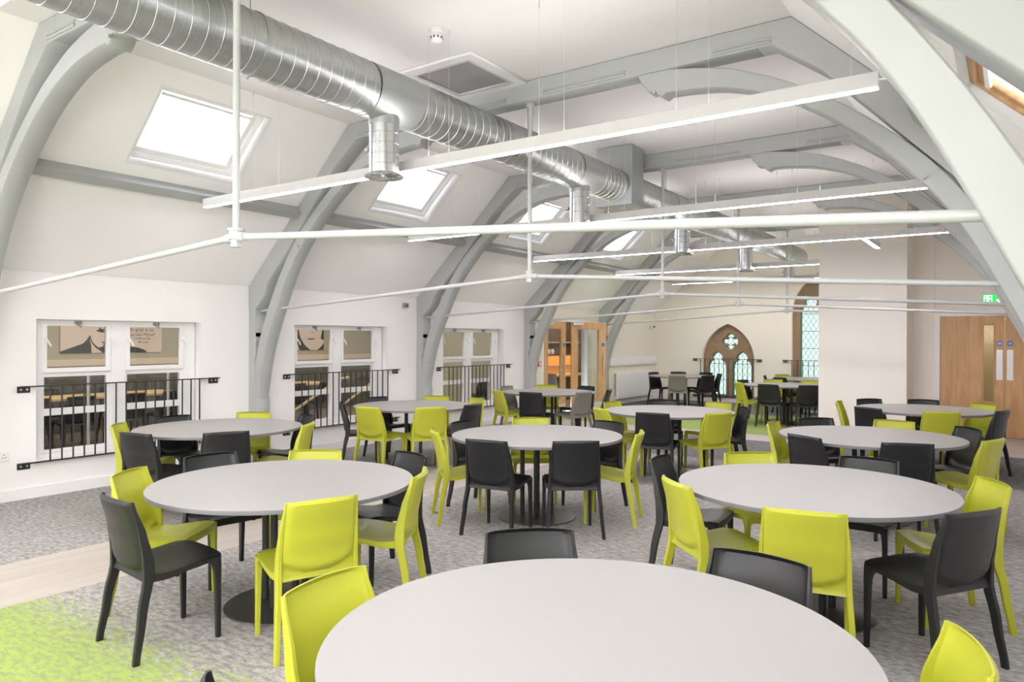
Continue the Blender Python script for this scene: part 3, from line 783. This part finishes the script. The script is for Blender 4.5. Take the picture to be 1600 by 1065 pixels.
CH = [  # table, x, y, facing, colour, label
 (0, -1.666, 1.634, 4.0, 'lime', 'lime chair at the left edge of the nearest table, its back cropped low'),
 (0, -1.522, 2.366, 312.6, 'black', 'charcoal chair behind the left of the nearest table, only its shiny back showing'),
 (0, -0.799, 2.510, 264.3, 'black', 'charcoal chair behind the right of the nearest table, in front of a lime chair'),
 (0, -0.311, 2.182, 197.7, 'lime', 'lime chair at the right edge of the nearest table, in the bottom right corner'),
 (0, -1.355, 1.152, 68.7, 'black', 'charcoal chair tip showing at the bottom edge over the green carpet'),
 (1, -3.714, 2.067, 84.6, 'black', 'charcoal chair standing full length on the edge of the green carpet'),
 (1, -4.206, 2.364, 32.9, 'lime', 'lime chair directly behind the charcoal chair on the green carpet edge'),
 (1, -4.363, 2.873, 352.7, 'black', 'charcoal chair with sheen, window side of the table by the green carpet'),
 (1, -4.007, 3.268, 305.9, 'lime', 'lime chair at the far rim of the table by the green carpet'),
 (1, -3.542, 3.536, 256.9, 'black', 'charcoal chair at the far right rim of the table by the green carpet'),
 (1, -3.167, 3.156, 211.0, 'lime', 'lime chair seen side-on at the right of the table by the green carpet'),
 (1, -3.077, 2.511, 159.7, 'lime', 'lime chair with its back to the viewer at the table by the green carpet'),
 (2, -4.056, 5.009, 47.4, 'lime', 'lime chair side-on at the left of the centre table'),
 (2, -4.218, 5.516, 2.7, 'black', 'charcoal chair at the far left of the centre table, behind its left lime chair'),
 (2, -3.937, 6.003, 310.0, 'lime', 'lime chair at the far rim of the centre table'),
 (2, -3.326, 6.138, 256.6, 'black', 'charcoal chair at the far right of the centre table'),
 (2, -2.912, 5.740, 198.6, 'lime', 'lime chair side-on at the right of the centre table'),
 (2, -3.513, 4.836, 99.5, 'black', 'charcoal chair with its back to the viewer at the centre table, left of the pair'),
 (2, -3.007, 5.167, 130.0, 'black', 'charcoal chair with its back to the viewer at the centre table, right of the pair'),
 (3, -1.771, 4.648, 4.3, 'black', 'charcoal chair, left rim of the table right behind the nearest one'),
 (3, -1.435, 4.089, 46.3, 'lime', 'lime chair angled at the left front of the table right behind the nearest'),
 (3, -1.411, 5.031, 310.1, 'lime', 'lime chair, far left rim of the table right behind the nearest'),
 (3, -0.834, 5.216, 265.1, 'black', 'charcoal chair at the far rim of the table right behind the nearest'),
 (3, -0.862, 3.822, 101.4, 'lime', 'lime chair with broad back to the viewer just behind the nearest table'),
 (3, -0.340, 4.193, 146.6, 'black', 'charcoal chair standing full length at the right, its back to the viewer'),
 (3, -0.298, 4.869, 206.7, 'lime', 'lime chair at the right edge directly behind the full-length charcoal chair'),
 (4, -6.733, 3.577, 45.8, 'lime', 'lime chair nearest the near left window guard rail'),
 (4, -6.188, 3.404, 101.7, 'black', 'charcoal chair in front of the lime chair at the near left window'),
 (4, -6.936, 4.127, 2.8, 'black', 'charcoal chair between the near left window and its table'),
 (4, -5.788, 3.783, 154.4, 'black', 'charcoal chair with its back to the viewer at the table by the near left window'),
 (4, -6.705, 4.642, 301.7, 'lime', 'lime chair below the second truss foot at the table by the near left window'),
 (4, -6.188, 4.781, 254.5, 'black', 'charcoal chair at the far right of the table by the near left window'),
 (4, -5.726, 4.400, 214.8, 'lime', 'lime chair side-on at the right of the table by the near left window'),
 (5, -6.854, 6.421, 47.0, 'black', 'charcoal chair seen edge-on left of two lime chairs by the middle left window'),
 (5, -6.320, 6.248, 94.9, 'lime', 'lime chair backing onto the viewer, left of two by the middle left window'),
 (5, -5.852, 6.557, 146.5, 'lime', 'lime chair backing onto the viewer, right of two by the middle left window'),
 (5, -7.012, 7.079, 356.7, 'black', 'charcoal chair against the middle left window guard rail'),
 (5, -6.645, 7.544, 290.5, 'lime', 'lime chair at the far rim of the table by the middle left window'),
 (5, -6.099, 7.577, 248.8, 'lime', 'lime chair at the far right of the table by the middle left window'),
 (5, -5.752, 7.070, 182.6, 'black', 'charcoal chair at the right of the table by the middle left window'),
 (6, -6.616, 9.421, 60.2, 'lime', 'lime chair at the left of the table before the glazed double doors'),
 (6, -6.924, 10.088, 3.7, 'taupe', 'grey chair behind the lime one at the table before the glazed double doors'),
 (6, -6.089, 9.380, 99.0, 'black', 'charcoal chair with its back to the viewer at the table before the glazed double doors'),
 (6, -6.657, 10.599, 304.8, 'lime', 'lime chair at the far rim of the table before the glazed double doors'),
 (6, -6.111, 10.713, 257.7, 'black', 'charcoal chair between the open glazed door and its table'),
 (6, -5.677, 9.822, 168.0, 'taupe', 'grey chair with its back to the viewer at the table before the glazed double doors'),
 (6, -5.630, 10.450, 196.8, 'black', 'charcoal chair side-on at the right of the table before the glazed double doors'),
 (7, -4.061, 8.375, 353.1, 'lime', 'lime chair at the far left of the table behind the centre table'),
 (7, -3.860, 7.720, 55.0, 'lime', 'lime chair angled at the near left of the table behind the centre table'),
 (7, -3.313, 7.626, 99.0, 'black', 'charcoal chair with its back to the viewer at the table behind the centre table'),
 (7, -3.749, 8.857, 297.4, 'black', 'charcoal chair at the far rim of the table behind the centre table'),
 (7, -3.188, 8.944, 255.9, 'lime', 'lime chair at the far right of the table behind the centre table'),
 (7, -2.879, 7.968, 150.1, 'lime', 'lime chair with its back to the viewer at the table behind the centre table'),
 (7, -2.828, 8.524, 212.7, 'black', 'charcoal chair side-on at the right of the table behind the centre table'),
 (8, -1.710, 7.238, 359.2, 'lime', 'lime chair side-on at the left of the second table in the right row'),
 (8, -1.341, 6.613, 57.0, 'black', 'charcoal chair at the near left of the second table in the right row'),
 (8, -1.540, 7.754, 311.0, 'black', 'charcoal chair at the far left of the second table in the right row'),
 (8, -1.022, 7.942, 262.0, 'lime', 'lime chair at the far rim of the second table in the right row'),
 (8, -0.764, 6.642, 110.3, 'black', 'charcoal chair with its back to the viewer at the second table in the right row'),
 (8, -0.528, 7.742, 215.5, 'black', 'charcoal chair at the far right of the second table in the right row'),
 (8, -0.345, 7.194, 158.4, 'lime', 'lime chair at the right of the second table in the right row'),
 (9, -1.669, 10.282, 3.5, 'lime', 'lime chair side-on against the white column, left of the table nearest the oak doors'),
 (9, -1.336, 9.757, 59.9, 'black', 'charcoal chair at the near left of the table nearest the oak doors'),
 (9, -1.489, 10.808, 314.2, 'black', 'charcoal chair in front of the white column at the table nearest the oak doors'),
 (9, -0.997, 11.038, 274.9, 'black', 'charcoal chair at the far rim of the table nearest the oak doors'),
 (9, -0.467, 10.868, 229.9, 'lime', 'lime chair directly in front of the oak doors'),
 (9, -0.731, 9.713, 104.7, 'lime', 'lime chair with its back to the viewer at the table nearest the oak doors'),
 (9, -0.317, 10.185, 160.0, 'black', 'charcoal chair at the right of the table nearest the oak doors'),
 (10, -7.126, 16.576, 344.6, 'black', 'charcoal chair beside the white radiator'),
 (10, -6.324, 15.711, 107.4, 'taupe', 'grey chair with its back to the viewer at the table by the radiator'),
 (10, -6.838, 17.032, 295.5, 'black', 'charcoal chair at the far left rim of the table by the radiator'),
 (10, -6.295, 17.082, 254.0, 'black', 'charcoal chair before the small pointed window at the table by the radiator'),
 (10, -5.893, 16.059, 150.2, 'black', 'charcoal chair with its back to the viewer at the table by the radiator'),
 (10, -5.926, 16.701, 212.1, 'black', 'charcoal chair side-on at the right of the table by the radiator'),
 (11, -4.159, 13.915, 40.0, 'lime', 'lime chair at the left of the table left of the column'),
 (11, -4.283, 14.516, 345.0, 'black', 'charcoal chair behind the left lime chair at the table left of the column'),
 (11, -3.666, 13.656, 85.6, 'black', 'charcoal chair with its back to the viewer, left of the pair left of the column'),
 (11, -3.149, 13.818, 126.4, 'black', 'charcoal chair with its back to the viewer, nearest the white column edge'),
 (11, -3.953, 14.960, 297.9, 'lime', 'lime chair at the far left rim of the table left of the column'),
 (11, -3.410, 15.037, 254.3, 'lime', 'lime chair at the far right rim of the table left of the column'),
 (11, -3.130, 14.590, 206.0, 'black', 'charcoal chair half hidden by the column at the table left of it'),
 (12, -4.299, 17.322, 319.9, 'lime', 'lime chair at the farthest table under the tall pointed window'),
 (12, -4.420, 16.750, 14.0, 'black', 'charcoal chair at the left rim of the farthest table'),
 (12, -4.050, 16.300, 58.0, 'black', 'charcoal chair at the near left of the farthest table'),
]
first = {}
def place_chair(x, y, ang, kind, label, group):
    rz = math.radians(ang - 90)
    if kind not in first:
        t = make_chair(kind, label); t['group'] = group; t.location = (x, y, 0); t.rotation_euler = (0, 0, rz); first[kind] = t
        return t
    return dup(first[kind], 'stacking_chair', (x, y, 0), rz, label, group)
for ti, x, y, a, k, lab in CH: place_chair(x, y, a, k, lab, 'chairs around the ' + TB[ti][3])

# ------------------------------------------------------------------ right oak doors
d2 = sthing('door_2')
bm = plate_mesh([(-1.135, 0), (-1.05, 0), (-1.05, 2.02), (XR, 2.02), (XR, 2.1), (-1.135, 2.1)], [], .06, XZ(YD - .02)); obj('door_frame', bm, M['gloss'], d2)
lf = plate('door_leaf', rect(-1.045, -.135, .006, 2.015), [rect(-.425, -.275, .58, 1.86)], .045, XZ(YD + .01), M['oak'], d2, bv=.002)
plate('vision_beading', rect(-.44, -.26, .565, 1.875), [rect(-.418, -.282, .587, 1.853)], .056, XZ(YD + .01), M['oakl'], lf, bv=.003)
box('vision_panel', (-.42, -.28, YD + .008, YD + .013, .585, 1.855), M['frost'], lf)
box('push_plate', (-.243, -.158, YD - .018, YD - .012, .95, 1.45), M['satin'], lf)
def disc(x, y, z, r, parent, along='y', s=-1):
    bm = bmesh.new()
    if along == 'y': bm_cyl(bm, (x, y, z), (x, y + s * .004, z), r, seg=28)
    else: bm_cyl(bm, (x, y, z), (x + s * .004, y, z), r, seg=28)
    o = obj('sign_disc', bm, M['blue'], parent)
    bm = bmesh.new()
    for dz, w in ((.3, .5), (.02, .75), (-.3, .5)):
        if along == 'y': bm_box(bm, x - r * w, x + r * w, y + s * .0045, y + s * .005, z + r * (dz - .06), z + r * (dz + .06))
        else: bm_box(bm, x + s * .0045, x + s * .005, y - r * w, y + r * w, z + r * (dz - .06), z + r * (dz + .06))
    obj('sign_lettering', bm, M['satin'], o)
disc(-.2, YD - .0125, 1.555, .045, lf)
lf2 = plate('door_leaf', rect(-.125, XR - .01, .006, 2.015), [], .045, XZ(YD + .01), M['oak'], d2, bv=.002)
box('push_plate', (-.1, -.015, YD - .018, YD - .012, .95, 1.45), M['satin'], lf2)
disc(-.055, YD - .0125, 1.555, .045, lf2)
quads('wall_corridor', [[(-1.44, YD + 1.2, 0), (XR, YD + 1.2, 0), (XR, YD + 1.2, 2.6), (-1.44, YD + 1.2, 2.6)], [(-1.44, YD + .1, 0), (-1.44, YD + 1.2, 0), (-1.44, YD + 1.2, 2.6), (-1.44, YD + .1, 2.6)], [(-1.44, YD, 2.6), (XR, YD, 2.6), (XR, YD + 1.2, 2.6), (-1.44, YD + 1.2, 2.6)]], M['room2'])
quads('floor_corridor', [fl(-1.44, XR, YD, YD + 1.2, -.001)], M['floor2'])

# exit sign
t = thing('exit_sign', 'lit green and white emergency exit sign above the oak doors', 'exit sign', (-.285, YD, 2.28))
box('sign_box', (-.165, .165, -.035, -.002, -.095, .095), M['housing'], t, .006)
plate('sign_face', rect(-.155, .155, -.083, .083), [], .004, XZ(-.038), M['signg'], t)
run = [(-.02, .06), (0, .075), (.015, .06), (.005, .045), (.02, .02), (.045, .03), (.05, .02), (.015, -.0), (.01, -.02), (.03, -.045), (.055, -.04), (.058, -.052), (.02, -.065), (-.01, -.03), (-.03, -.05), (-.06, -.05), (-.06, -.035), (-.035, -.03), (-.015, .01), (-.02, .03), (-.045, .01), (-.055, .02), (-.02, .055)]
plate('running_figure', [(-.075 + x * .8, z) for x, z in run], [], .003, XZ(-.042), M['signw'], t)
plate('doorway_symbol', [(-.135, -.07), (-.125, -.07), (-.125, .06), (-.03, .06), (-.03, -.07), (-.02, -.07), (-.02, .07), (-.135, .07)], [], .003, XZ(-.042), M['signw'], t)
plate('arrow_symbol', [(.085, -.06), (.14, .0), (.105, .0), (.105, .06), (.06, .06), (.06, .0), (.03, .0)], [], .003, XZ(-.042), M['signw'], t)

# ------------------------------------------------------------------ left glazed double doors
d1 = sthing('door_1')
bm = plate_mesh([(DO[0], 0), (DO[0] + .05, 0), (DO[0] + .05, 1.985), (DO[1] - .05, 1.985), (DO[1] - .05, 0), (DO[1], 0), (DO[1], 2.04), (DO[0], 2.04)], [], .14, YZ(XL - .07)); obj('door_frame', bm, M['gloss'], d1)
def glazed_leaf(hinge, ang, hand):
    """leaf from the hinge along direction ang, 0.92 wide"""
    mx = Matrix.Translation(hinge) @ Matrix.Rotation(ang, 4, 'Z')
    f = lambda a, b, c: tuple(mx @ Vector((a, c, b)))
    w = .9
    lf = plate('door_leaf', rect(.003, w, .008, 1.98), [rect(.16, w - .19, .3, 1.83)], .045, f, M['oak'], d1, bv=.002)
    plate('glazing_bead', rect(.145, w - .175, .285, 1.845), [rect(.17, w - .2, .31, 1.82)], .056, f, M['oakl'], lf, bv=.003)
    plate('glass_panel', rect(.165, w - .195, .305, 1.825), [], .006, f, M['glass'], lf)
    plate('kick_plate', rect(.03, w - .03, .02, .2), [], .05, f, M['satin'], lf)
    for s in (-1, 1):
        bm = bmesh.new(); y = s * .05; xx = w - .08
        bm_tube(bm, [(xx, s * .022, .8), (xx, y, .8), (xx, y, 1.28), (xx, s * .022, 1.28)], .011, 10)
        bmesh.ops.transform(bm, matrix=mx, verts=bm.verts); obj('pull_handle', bm, M['bolt'], lf, True)
    for s in (-1, 1):
        bm = bmesh.new(); bm_cyl(bm, (w - .085, s * .0235, 1.48), (w - .085, s * .027, 1.48), .045, seg=24)
        bmesh.ops.transform(bm, matrix=mx, verts=bm.verts); obj('sign_disc', bm, M['blue'], lf)
    bm = bmesh.new(); bm_box(bm, .02, .28, -.075, -.023, 1.91, 1.97); bmesh.ops.transform(bm, matrix=mx, verts=bm.verts); obj('door_closer', bm, M['bolt'], lf)
glazed_leaf((XL - .03, DO[0] + .06, 0), math.radians(90), 1)
glazed_leaf((XL + .02, 13.75, 0), math.radians(60), 1)

# ------------------------------------------------------------------ small wall things
def socket(loc, label):
    t = thing('double_socket', label, 'socket', loc)
    box('face_plate', (0, .012, -.075, .075, -.045, .045), M['socket'], t, .003)
    for y in (-.037, .037):
        bm = bmesh.new()
        for dy_, dz in ((0, .018), (-.013, -.008), (.013, -.008)): bm_box(bm, .0121, .0126, y + dy_ - .004, y + dy_ + .004, dz - .006, dz + .006)
        obj('pin_holes', bm, M['dark'], t)
        box('rocker_switch', (.0121, .016, y - .008, y + .008, .025, .04), M['socket'], t)
socket((XL, 2.86, .44), 'white double socket low on the left wall at the picture edge')
t = thing('wall_sensor', 'small grey sensor box high on the left wall left of the third truss', 'sensor', (XL - .012, 8.5, 2.14))
box('sensor_body', (0, .05, -.055, .055, -.035, .035), M['greypl'], t, .006)
bm = bmesh.new(); bm_cyl(bm, (.05, 0, -.005), (.056, 0, -.005), .018, seg=14); obj('lens', bm, M['dark'], t)
t = thing('fire_call_point', 'small red fire alarm call point left of the glazed double doors', 'alarm', (XL, 12.45, 1.09))
box('call_box', (0, .045, -.05, .05, -.05, .05), M['red'], t, .005)
box('press_panel', (.045, .048, -.03, .03, -.03, .03), M['socket'], t)
t = thing('radiator', 'white panel radiator on the left wall below the trunking', 'radiator', (XL, 16.9, .12))
bm = bmesh.new(); bm_box(bm, .05, .1, -1.02, 1.02, .02, .63); bevel(bm, .008, 2)
n = 40
pn = obj('front_panel', bm, M['gloss'], t)
bm = bmesh.new()
for i in range(n): bm_box(bm, .1, .104, -1.0 + i * 2.0 / n, -1.0 + (i + .6) * 2.0 / n, .06, .59)
obj('panel_flutes', bm, M['gloss'], pn)
box('top_grille', (.015, .1, -1.02, 1.02, .63, .65), M['gloss'], t, .004)
for y in (-.7, .7): box('wall_bracket', (0, .06, y - .02, y + .02, .1, .55), M['gloss'], t)
bm = bmesh.new(); bm_tube(bm, [(.05, -1.02, .05), (.05, -1.07, .05), (.05, -1.07, -.1195)], .009, 8); bm_cyl(bm, (.05, -1.07, .02), (.05, -1.07, .09), .018, seg=10); obj('valve_pipe', bm, M['gloss'], t)
t = thing('cable_trunking', 'white rectangular cable trunking on the left wall above the radiator', 'trunking', (XL, 16.93, 1.05))
box('trunking_body', (0, .06, -1.36, 1.36, -.1, .1), M['gloss'], t, .006)
box('trunking_lid', (.06, .066, -1.36, 1.36, -.06, .06), M['gloss'], t, .002)
t = thing('security_camera', 'small white bullet camera high in the far left corner', 'security camera', (XL, 18.0, 1.95))
bm = bmesh.new(); bm_cyl(bm, (0, 0, -.03), (.02, 0, -.03), .045, seg=18); bm_cyl(bm, (.02, 0, -.03), (.09, -.02, .0), .014, seg=10); obj('mount', bm, M['gloss'], t)
bm = bmesh.new(); bm_cyl(bm, (.02, .04, .02), (.16, -.1, -.01), .035, seg=18); obj('camera_body', bm, M['gloss'], t, True)
bm = bmesh.new(); bm_cyl(bm, (.158, -.098, -.0095), (.168, -.108, -.0115), .026, seg=18); obj('lens', bm, M['dark'], t)

# ------------------------------------------------------------------ adjoining room behind the left windows
XB = -13.0
quads('floor_adjoining', [fl(XB, XL - .2, -1, YG)], M['floor2'])
quads('ceiling_adjoining', [fl(XB, XL - .2, -1, YG, 2.75)], M['ceil'])
quads('wall_adjoining_back', [[(XB, -1, 0), (XB, 12.5, 0), (XB, 12.5, 2.75), (XB, -1, 2.75)]], M['room2'])
quads('wall_adjoining_near', [[(XB, -1, 0), (XL - .2, -1, 0), (XL - .2, -1, 2.75), (XB, -1, 2.75)]], M['room2'])
quads('wall_adjoining_far', [[(XB, 12.5, 0), (XL - .2, 12.5, 0), (XL - .2, 12.5, 2.75), (XB, 12.5, 2.75)]], M['room2'])
quads('wall_kitchen_end', [[(XB, YG, 0), (XL - .2, YG, 0), (XL - .2, YG, 2.75), (XB, YG, 2.75)]], M['room2'])
quads('wall_kitchen_back', [[(-10.2, 12.5, 0), (-10.2, YG, 0), (-10.2, YG, 2.75), (-10.2, 12.5, 2.75)]], M['shelfw'])
box('trim_1', (XB, XB + .03, -1, 12.5, 1.12, 1.235), M['room2c'])['kind'] = 'structure'
box('trim_2', (XB, XB + .02, -1, 12.5, 0, 1.12), M['smoke'])['kind'] = 'structure'

def poster(y0, y1, z0, z1, label):
    t = thing('wall_poster', label, 'poster', (XB, (y0 + y1) / 2, z0))
    o = plate('poster_sheet', rect(y0, y1, z0, z1), [], .02, YZ(XB + .012), M['poster'], t); o.matrix_parent_inverse = Matrix.Translation(-t.location)
    return t
def ink(t, P, m='ink'): plate('printed_shape', P, [], .003, YZ(XB + .0245), M[m], t).matrix_parent_inverse = Matrix.Translation(-t.location)
def words(t, s, y, z, size):
    cu = bpy.data.curves.new('words', 'FONT'); cu.body = s; cu.size = size; cu.align_x = 'CENTER'; cu.extrude = .001
    o = bpy.data.objects.new('words', cu); C.objects.link(o)
    dg = bpy.context.evaluated_depsgraph_get(); dg.update()
    me = bpy.data.meshes.new_from_object(o.evaluated_get(dg), depsgraph=dg); bpy.data.objects.remove(o)
    me.transform(Matrix(((0, 0, 1, XB + .025), (1, 0, 0, y), (0, 1, 0, z), (0, 0, 0, 1))))
    link('lettering', me, M['ink2'], t).matrix_parent_inverse = Matrix.Translation(-t.location)
t = poster(5.49, 7.22, 1.34, 2.25, 'pale poster with black suit shape and lettering seen through the near left window')
ink(t, [(5.49, 1.34), (5.98, 1.34), (5.975, 1.46), (5.955, 1.55), (5.95, 1.64), (5.9, 1.56), (5.84, 1.5), (5.49, 1.37)])
ink(t, [(5.955, 1.64), (5.96, 1.57), (5.99, 1.5), (6.05, 1.43), (6.12, 1.38), (6.17, 1.34), (6.2, 1.345), (6.13, 1.41), (6.06, 1.46), (6.0, 1.52), (5.975, 1.58), (5.968, 1.64)])
ink(t, [(6.1, 1.4), (6.16, 1.375), (6.2, 1.345), (6.3, 1.4), (6.3, 1.52), (6.2, 1.535), (6.13, 1.525), (6.18, 1.505), (6.17, 1.45), (6.12, 1.44)])
ink(t, [(6.05, 1.72), (6.1, 1.745), (6.12, 1.78), (6.14, 1.75), (6.22, 1.765), (6.23, 1.745), (6.17, 1.735), (6.22, 1.7), (6.15, 1.69), (6.1, 1.705)])
ink(t, [(6.19, 1.63), (6.22, 1.66), (6.24, 1.63), (6.21, 1.61)])
ink(t, [(6.6, 1.34), (6.93, 1.34), (6.92, 1.37), (6.86, 1.4), (6.76, 1.43), (6.62, 1.45)])
words(t, 'My goal is to', 6.83, 1.72, .092); words(t, 'Improve Myself', 6.83, 1.635, .082); words(t, 'Continuously', 6.85, 1.575, .058); words(t, 'Bill Gates', 6.88, 1.51, .05)
t = poster(9.75, 11.04, 1.34, 2.25, 'pale poster of a dark-haired face seen through the middle left window')
ink(t, [(9.95, 2.2), (10.28, 2.1), (10.33, 1.8), (10.38, 1.62), (10.5, 1.45), (10.66, 1.34), (10.36, 1.34), (10.3, 1.5), (10.27, 1.7), (10.2, 1.9), (10.02, 1.8)])
ink(t, [(10.86, 1.34), (11.04, 1.34), (11.04, 1.5), (10.97, 1.42)])
ink(t, [(10.56, 1.595), (10.64, 1.605), (10.72, 1.6), (10.82, 1.61), (10.72, 1.575), (10.62, 1.575)])
ink(t, [(10.67, 1.735), (10.71, 1.745), (10.75, 1.735), (10.71, 1.725)], 'ink2')
ink(t, [(10.95, 1.6), (10.985, 1.75), (11.0, 1.95), (10.98, 2.2), (11.04, 2.2), (11.04, 1.56)])

def long_table(y0, y1, label):
    t = thing('long_table', label, 'table', (-11.35, (y0 + y1) / 2, 0), 0, 'long timber tables next door')
    h = (y1 - y0) / 2
    box('tabletop', (-.38, .38, -h, h, .705, .74), M['tabwood'], t, .004)
    for x in (-.32, .32):
        for y in (-h + .08, h - .08): box('leg', (x - .025, x + .025, y - .025, y + .025, 0, .706), M['iron'], t)
long_table(3.9, 6.5, 'long timber table seen through the near left window')
long_table(7.4, 9.6, 'long timber table seen through the middle left window')
for i, (x, y, a, lab) in enumerate([
    (-10.8, 4.15, 180, 'charcoal chair next door, lower left in the near left window'),
    (-10.8, 4.75, 180, 'charcoal chair next door, left of the steel post in the near left window'),
    (-10.8, 5.45, 180, 'charcoal chair next door, just right of the steel post in the near left window'),
    (-10.8, 6.1, 180, 'charcoal chair next door, in the right half of the near left window'),
    (-12.1, 5.0, 0, 'charcoal chair beyond the long table in the near left window'),
    (-12.1, 6.0, 0, 'charcoal chair beyond the long table, right half of the near left window'),
    (-10.8, 7.75, 180, 'charcoal chair next door, left half of the middle left window'),
    (-10.8, 8.4, 180, 'charcoal chair next door, middle of the middle left window'),
    (-10.8, 9.1, 180, 'charcoal chair next door, right half of the middle left window'),
    (-9.3, 11.95, 190, 'charcoal chair next door, right half of the far left window')]):
    place_chair(x, y, a, 'black', lab, 'charcoal chairs in the room next door')
place_chair(-9.0, 14.55, 100, 'taupe', 'grey chair seen through the glazed door opening', 'kitchen chairs')
def guard_post(label, pts, posts, glassp=None):
    t = thing('stair_handrail', label, 'handrail', (pts[0][0], pts[0][1], 0))
    bm = bmesh.new(); bm_tube(bm, pts, .022, 10); obj('handrail', bm, M['tabwood'], t, True)
    for x, y, z0, z1 in posts:
        bm = bmesh.new(); bm_cyl(bm, (x, y, z0), (x, y, z1), .024, seg=12); bm_cyl(bm, (x, y, z0), (x, y, z0 + .01), .05, seg=16); obj('post', bm, M['bolt'], t, True)
    if glassp:
        x, a, b, z0, z1 = glassp; box('glass_infill', (x - .005, x + .005, a, b, z0, z1), M['frost'], t)
    for o in list(t.children): o.matrix_parent_inverse = Matrix.Translation(-t.location)
guard_post('timber handrail on steel posts behind the near left window', [(-10.2, 3.2, 1.12), (-10.2, 6.9, 1.12)], [(-10.2, 3.3, 0, 1.1), (-10.2, 4.66, 0, 1.1), (-10.2, 5.77, 0, 1.1), (-10.2, 6.85, 0, 1.1)])
guard_post('sloping stair handrail rising behind the middle left window', [(-9.3, 6.9, .25), (-9.3, 8.25, .92), (-9.3, 8.45, .94)], [(-9.3, 7.3, 0, .45), (-9.3, 8.2, 0, .9)])
guard_post('second sloping stair handrail in the right half of the middle left window', [(-9.8, 8.2, .12), (-9.8, 9.6, .85), (-9.8, 10.0, .87)], [(-9.8, 8.6, 0, .33), (-9.8, 9.5, 0, .8)])

# kitchen glimpsed through the glazed door
t = thing('kitchen_shelf_unit', 'dark timber shelving with amber-lit counter seen through the glazed door', 'shelf unit', (-9.9, 16.0, 0))
box('back_panel', (-.26, -.22, -1.5, 1.5, 0, 2.1), M['shelfw'], t)
box('counter', (-.22, .3, -1.5, 1.5, .62, .67), M['tabwood'], t, .004)
box('base_cabinet', (-.22, .22, -1.5, 1.5, 0, .62), M['shelfw'], t)
box('lit_back_board', (-.22, -.2, -1.5, 1.5, .67, 1.18), M['amber'], t)
for z in (.88, 1.18, 1.5): box('shelf', (-.22, -.02 if z > 1 else -.16, -1.5, 1.5, z, z + .03), M['tabwood'] if z != 1.18 else M['shelfw'], t)
jar0 = None
for i, y in enumerate((15.6, 15.8, 16.0, 16.2)):
    lab = 'small cream jar on the dark shelf inside the kitchen'
    if jar0 is None:
        jar0 = thing('storage_jar', lab, 'jar', (-10.02, y, 1.21), 0, 'jars on the kitchen shelf')
        bm = bmesh.new(); bm_lathe(bm, [(.001, 0), (.05, 0), (.055, .02), (.055, .09), (.04, .11)], 18); obj('jar_body', bm, M['ceram'], jar0, True)
        bm = bmesh.new(); bm_lathe(bm, [(.042, .108), (.044, .125), (.02, .135), (.001, .136)], 18); obj('jar_lid', bm, M['ceram'], jar0, True)
    else: dup(jar0, 'storage_jar', (-10.02, y, 1.21), 0, lab)

# ------------------------------------------------------------------ light
def area(name, loc, rot, sx, sy, power, col=(1, 1, 1)):
    l = bpy.data.lights.new(name, 'AREA'); l.shape = 'RECTANGLE'; l.size = sx; l.size_y = sy; l.energy = power; l.color = col
    o = bpy.data.objects.new(name, l); C.objects.link(o); o.location = loc; o.rotation_euler = rot; return o
area('next_door_lamp', (-11, 4.5, 2.7), (0, 0, 0), 2, 5, 60, (1, .87, .7))
area('next_door_lamp_far', (-11, 9.8, 2.7), (0, 0, 0), 2, 4, 45, (1, .87, .7))
area('kitchen_lamp', (-9.2, 15.8, 2.7), (0, 0, 0), .6, 3, 14, (1, .8, .6))
area('kitchen_shelf_lamp', (-10.0, 16.0, 1.16), (0, 0, 0), .1, 2.8, 8, (1, .5, .15))
area('corridor_lamp', (-.3, YD + .7, 2.5), (0, 0, 0), 1, .4, 30, (1, .9, .75))
area('flash_fill', (-.9, -1.7, 2.3), (math.radians(84), 0, math.radians(54)), 2.6, 1.6, 125, (.975, .955, 1))  # unseen soft flash behind the camera, added to light the view from the front

area('flash_fill_left', (-5.0, -4.6, 1.9), (math.radians(96), 0, math.radians(2)), 3.4, 1.6, 165, (.975, .955, 1))  # second unseen fill behind the camera, added to lift the left slope
w = bpy.data.worlds.new('overcast'); S.world = w; w.use_nodes = True
w.node_tree.nodes['Background'].inputs['Color'].default_value = (.93, .97, 1, 1)
w.node_tree.nodes['Background'].inputs['Strength'].default_value = 8.0

# ------------------------------------------------------------------ camera
cd = bpy.data.cameras.new('camera'); cam = bpy.data.objects.new('camera', cd); C.objects.link(cam)
cd.sensor_fit = 'HORIZONTAL'; cd.sensor_width = 36; cd.lens = 1123.6 / 1600 * 36; cd.clip_start = .05
cam.matrix_world = Matrix.Translation((0, 0, 1.6)) @ Matrix.Rotation(math.radians(34.94), 4, 'Z') @ Matrix.Rotation(math.radians(90 - .15), 4, 'X') @ Matrix.Rotation(math.radians(.186), 4, 'Z')
S.camera = cam
S.view_settings.view_transform = 'Standard'
S.view_settings.look = 'None'
S.view_settings.exposure = .34
S.view_settings.gamma = 1.08
S.cycles.max_bounces = 10; S.cycles.diffuse_bounces = 8; S.cycles.transparent_max_bounces = 16
S.cycles.sample_clamp_indirect = 6
S.cycles.caustics_reflective = False; S.cycles.caustics_refractive = False
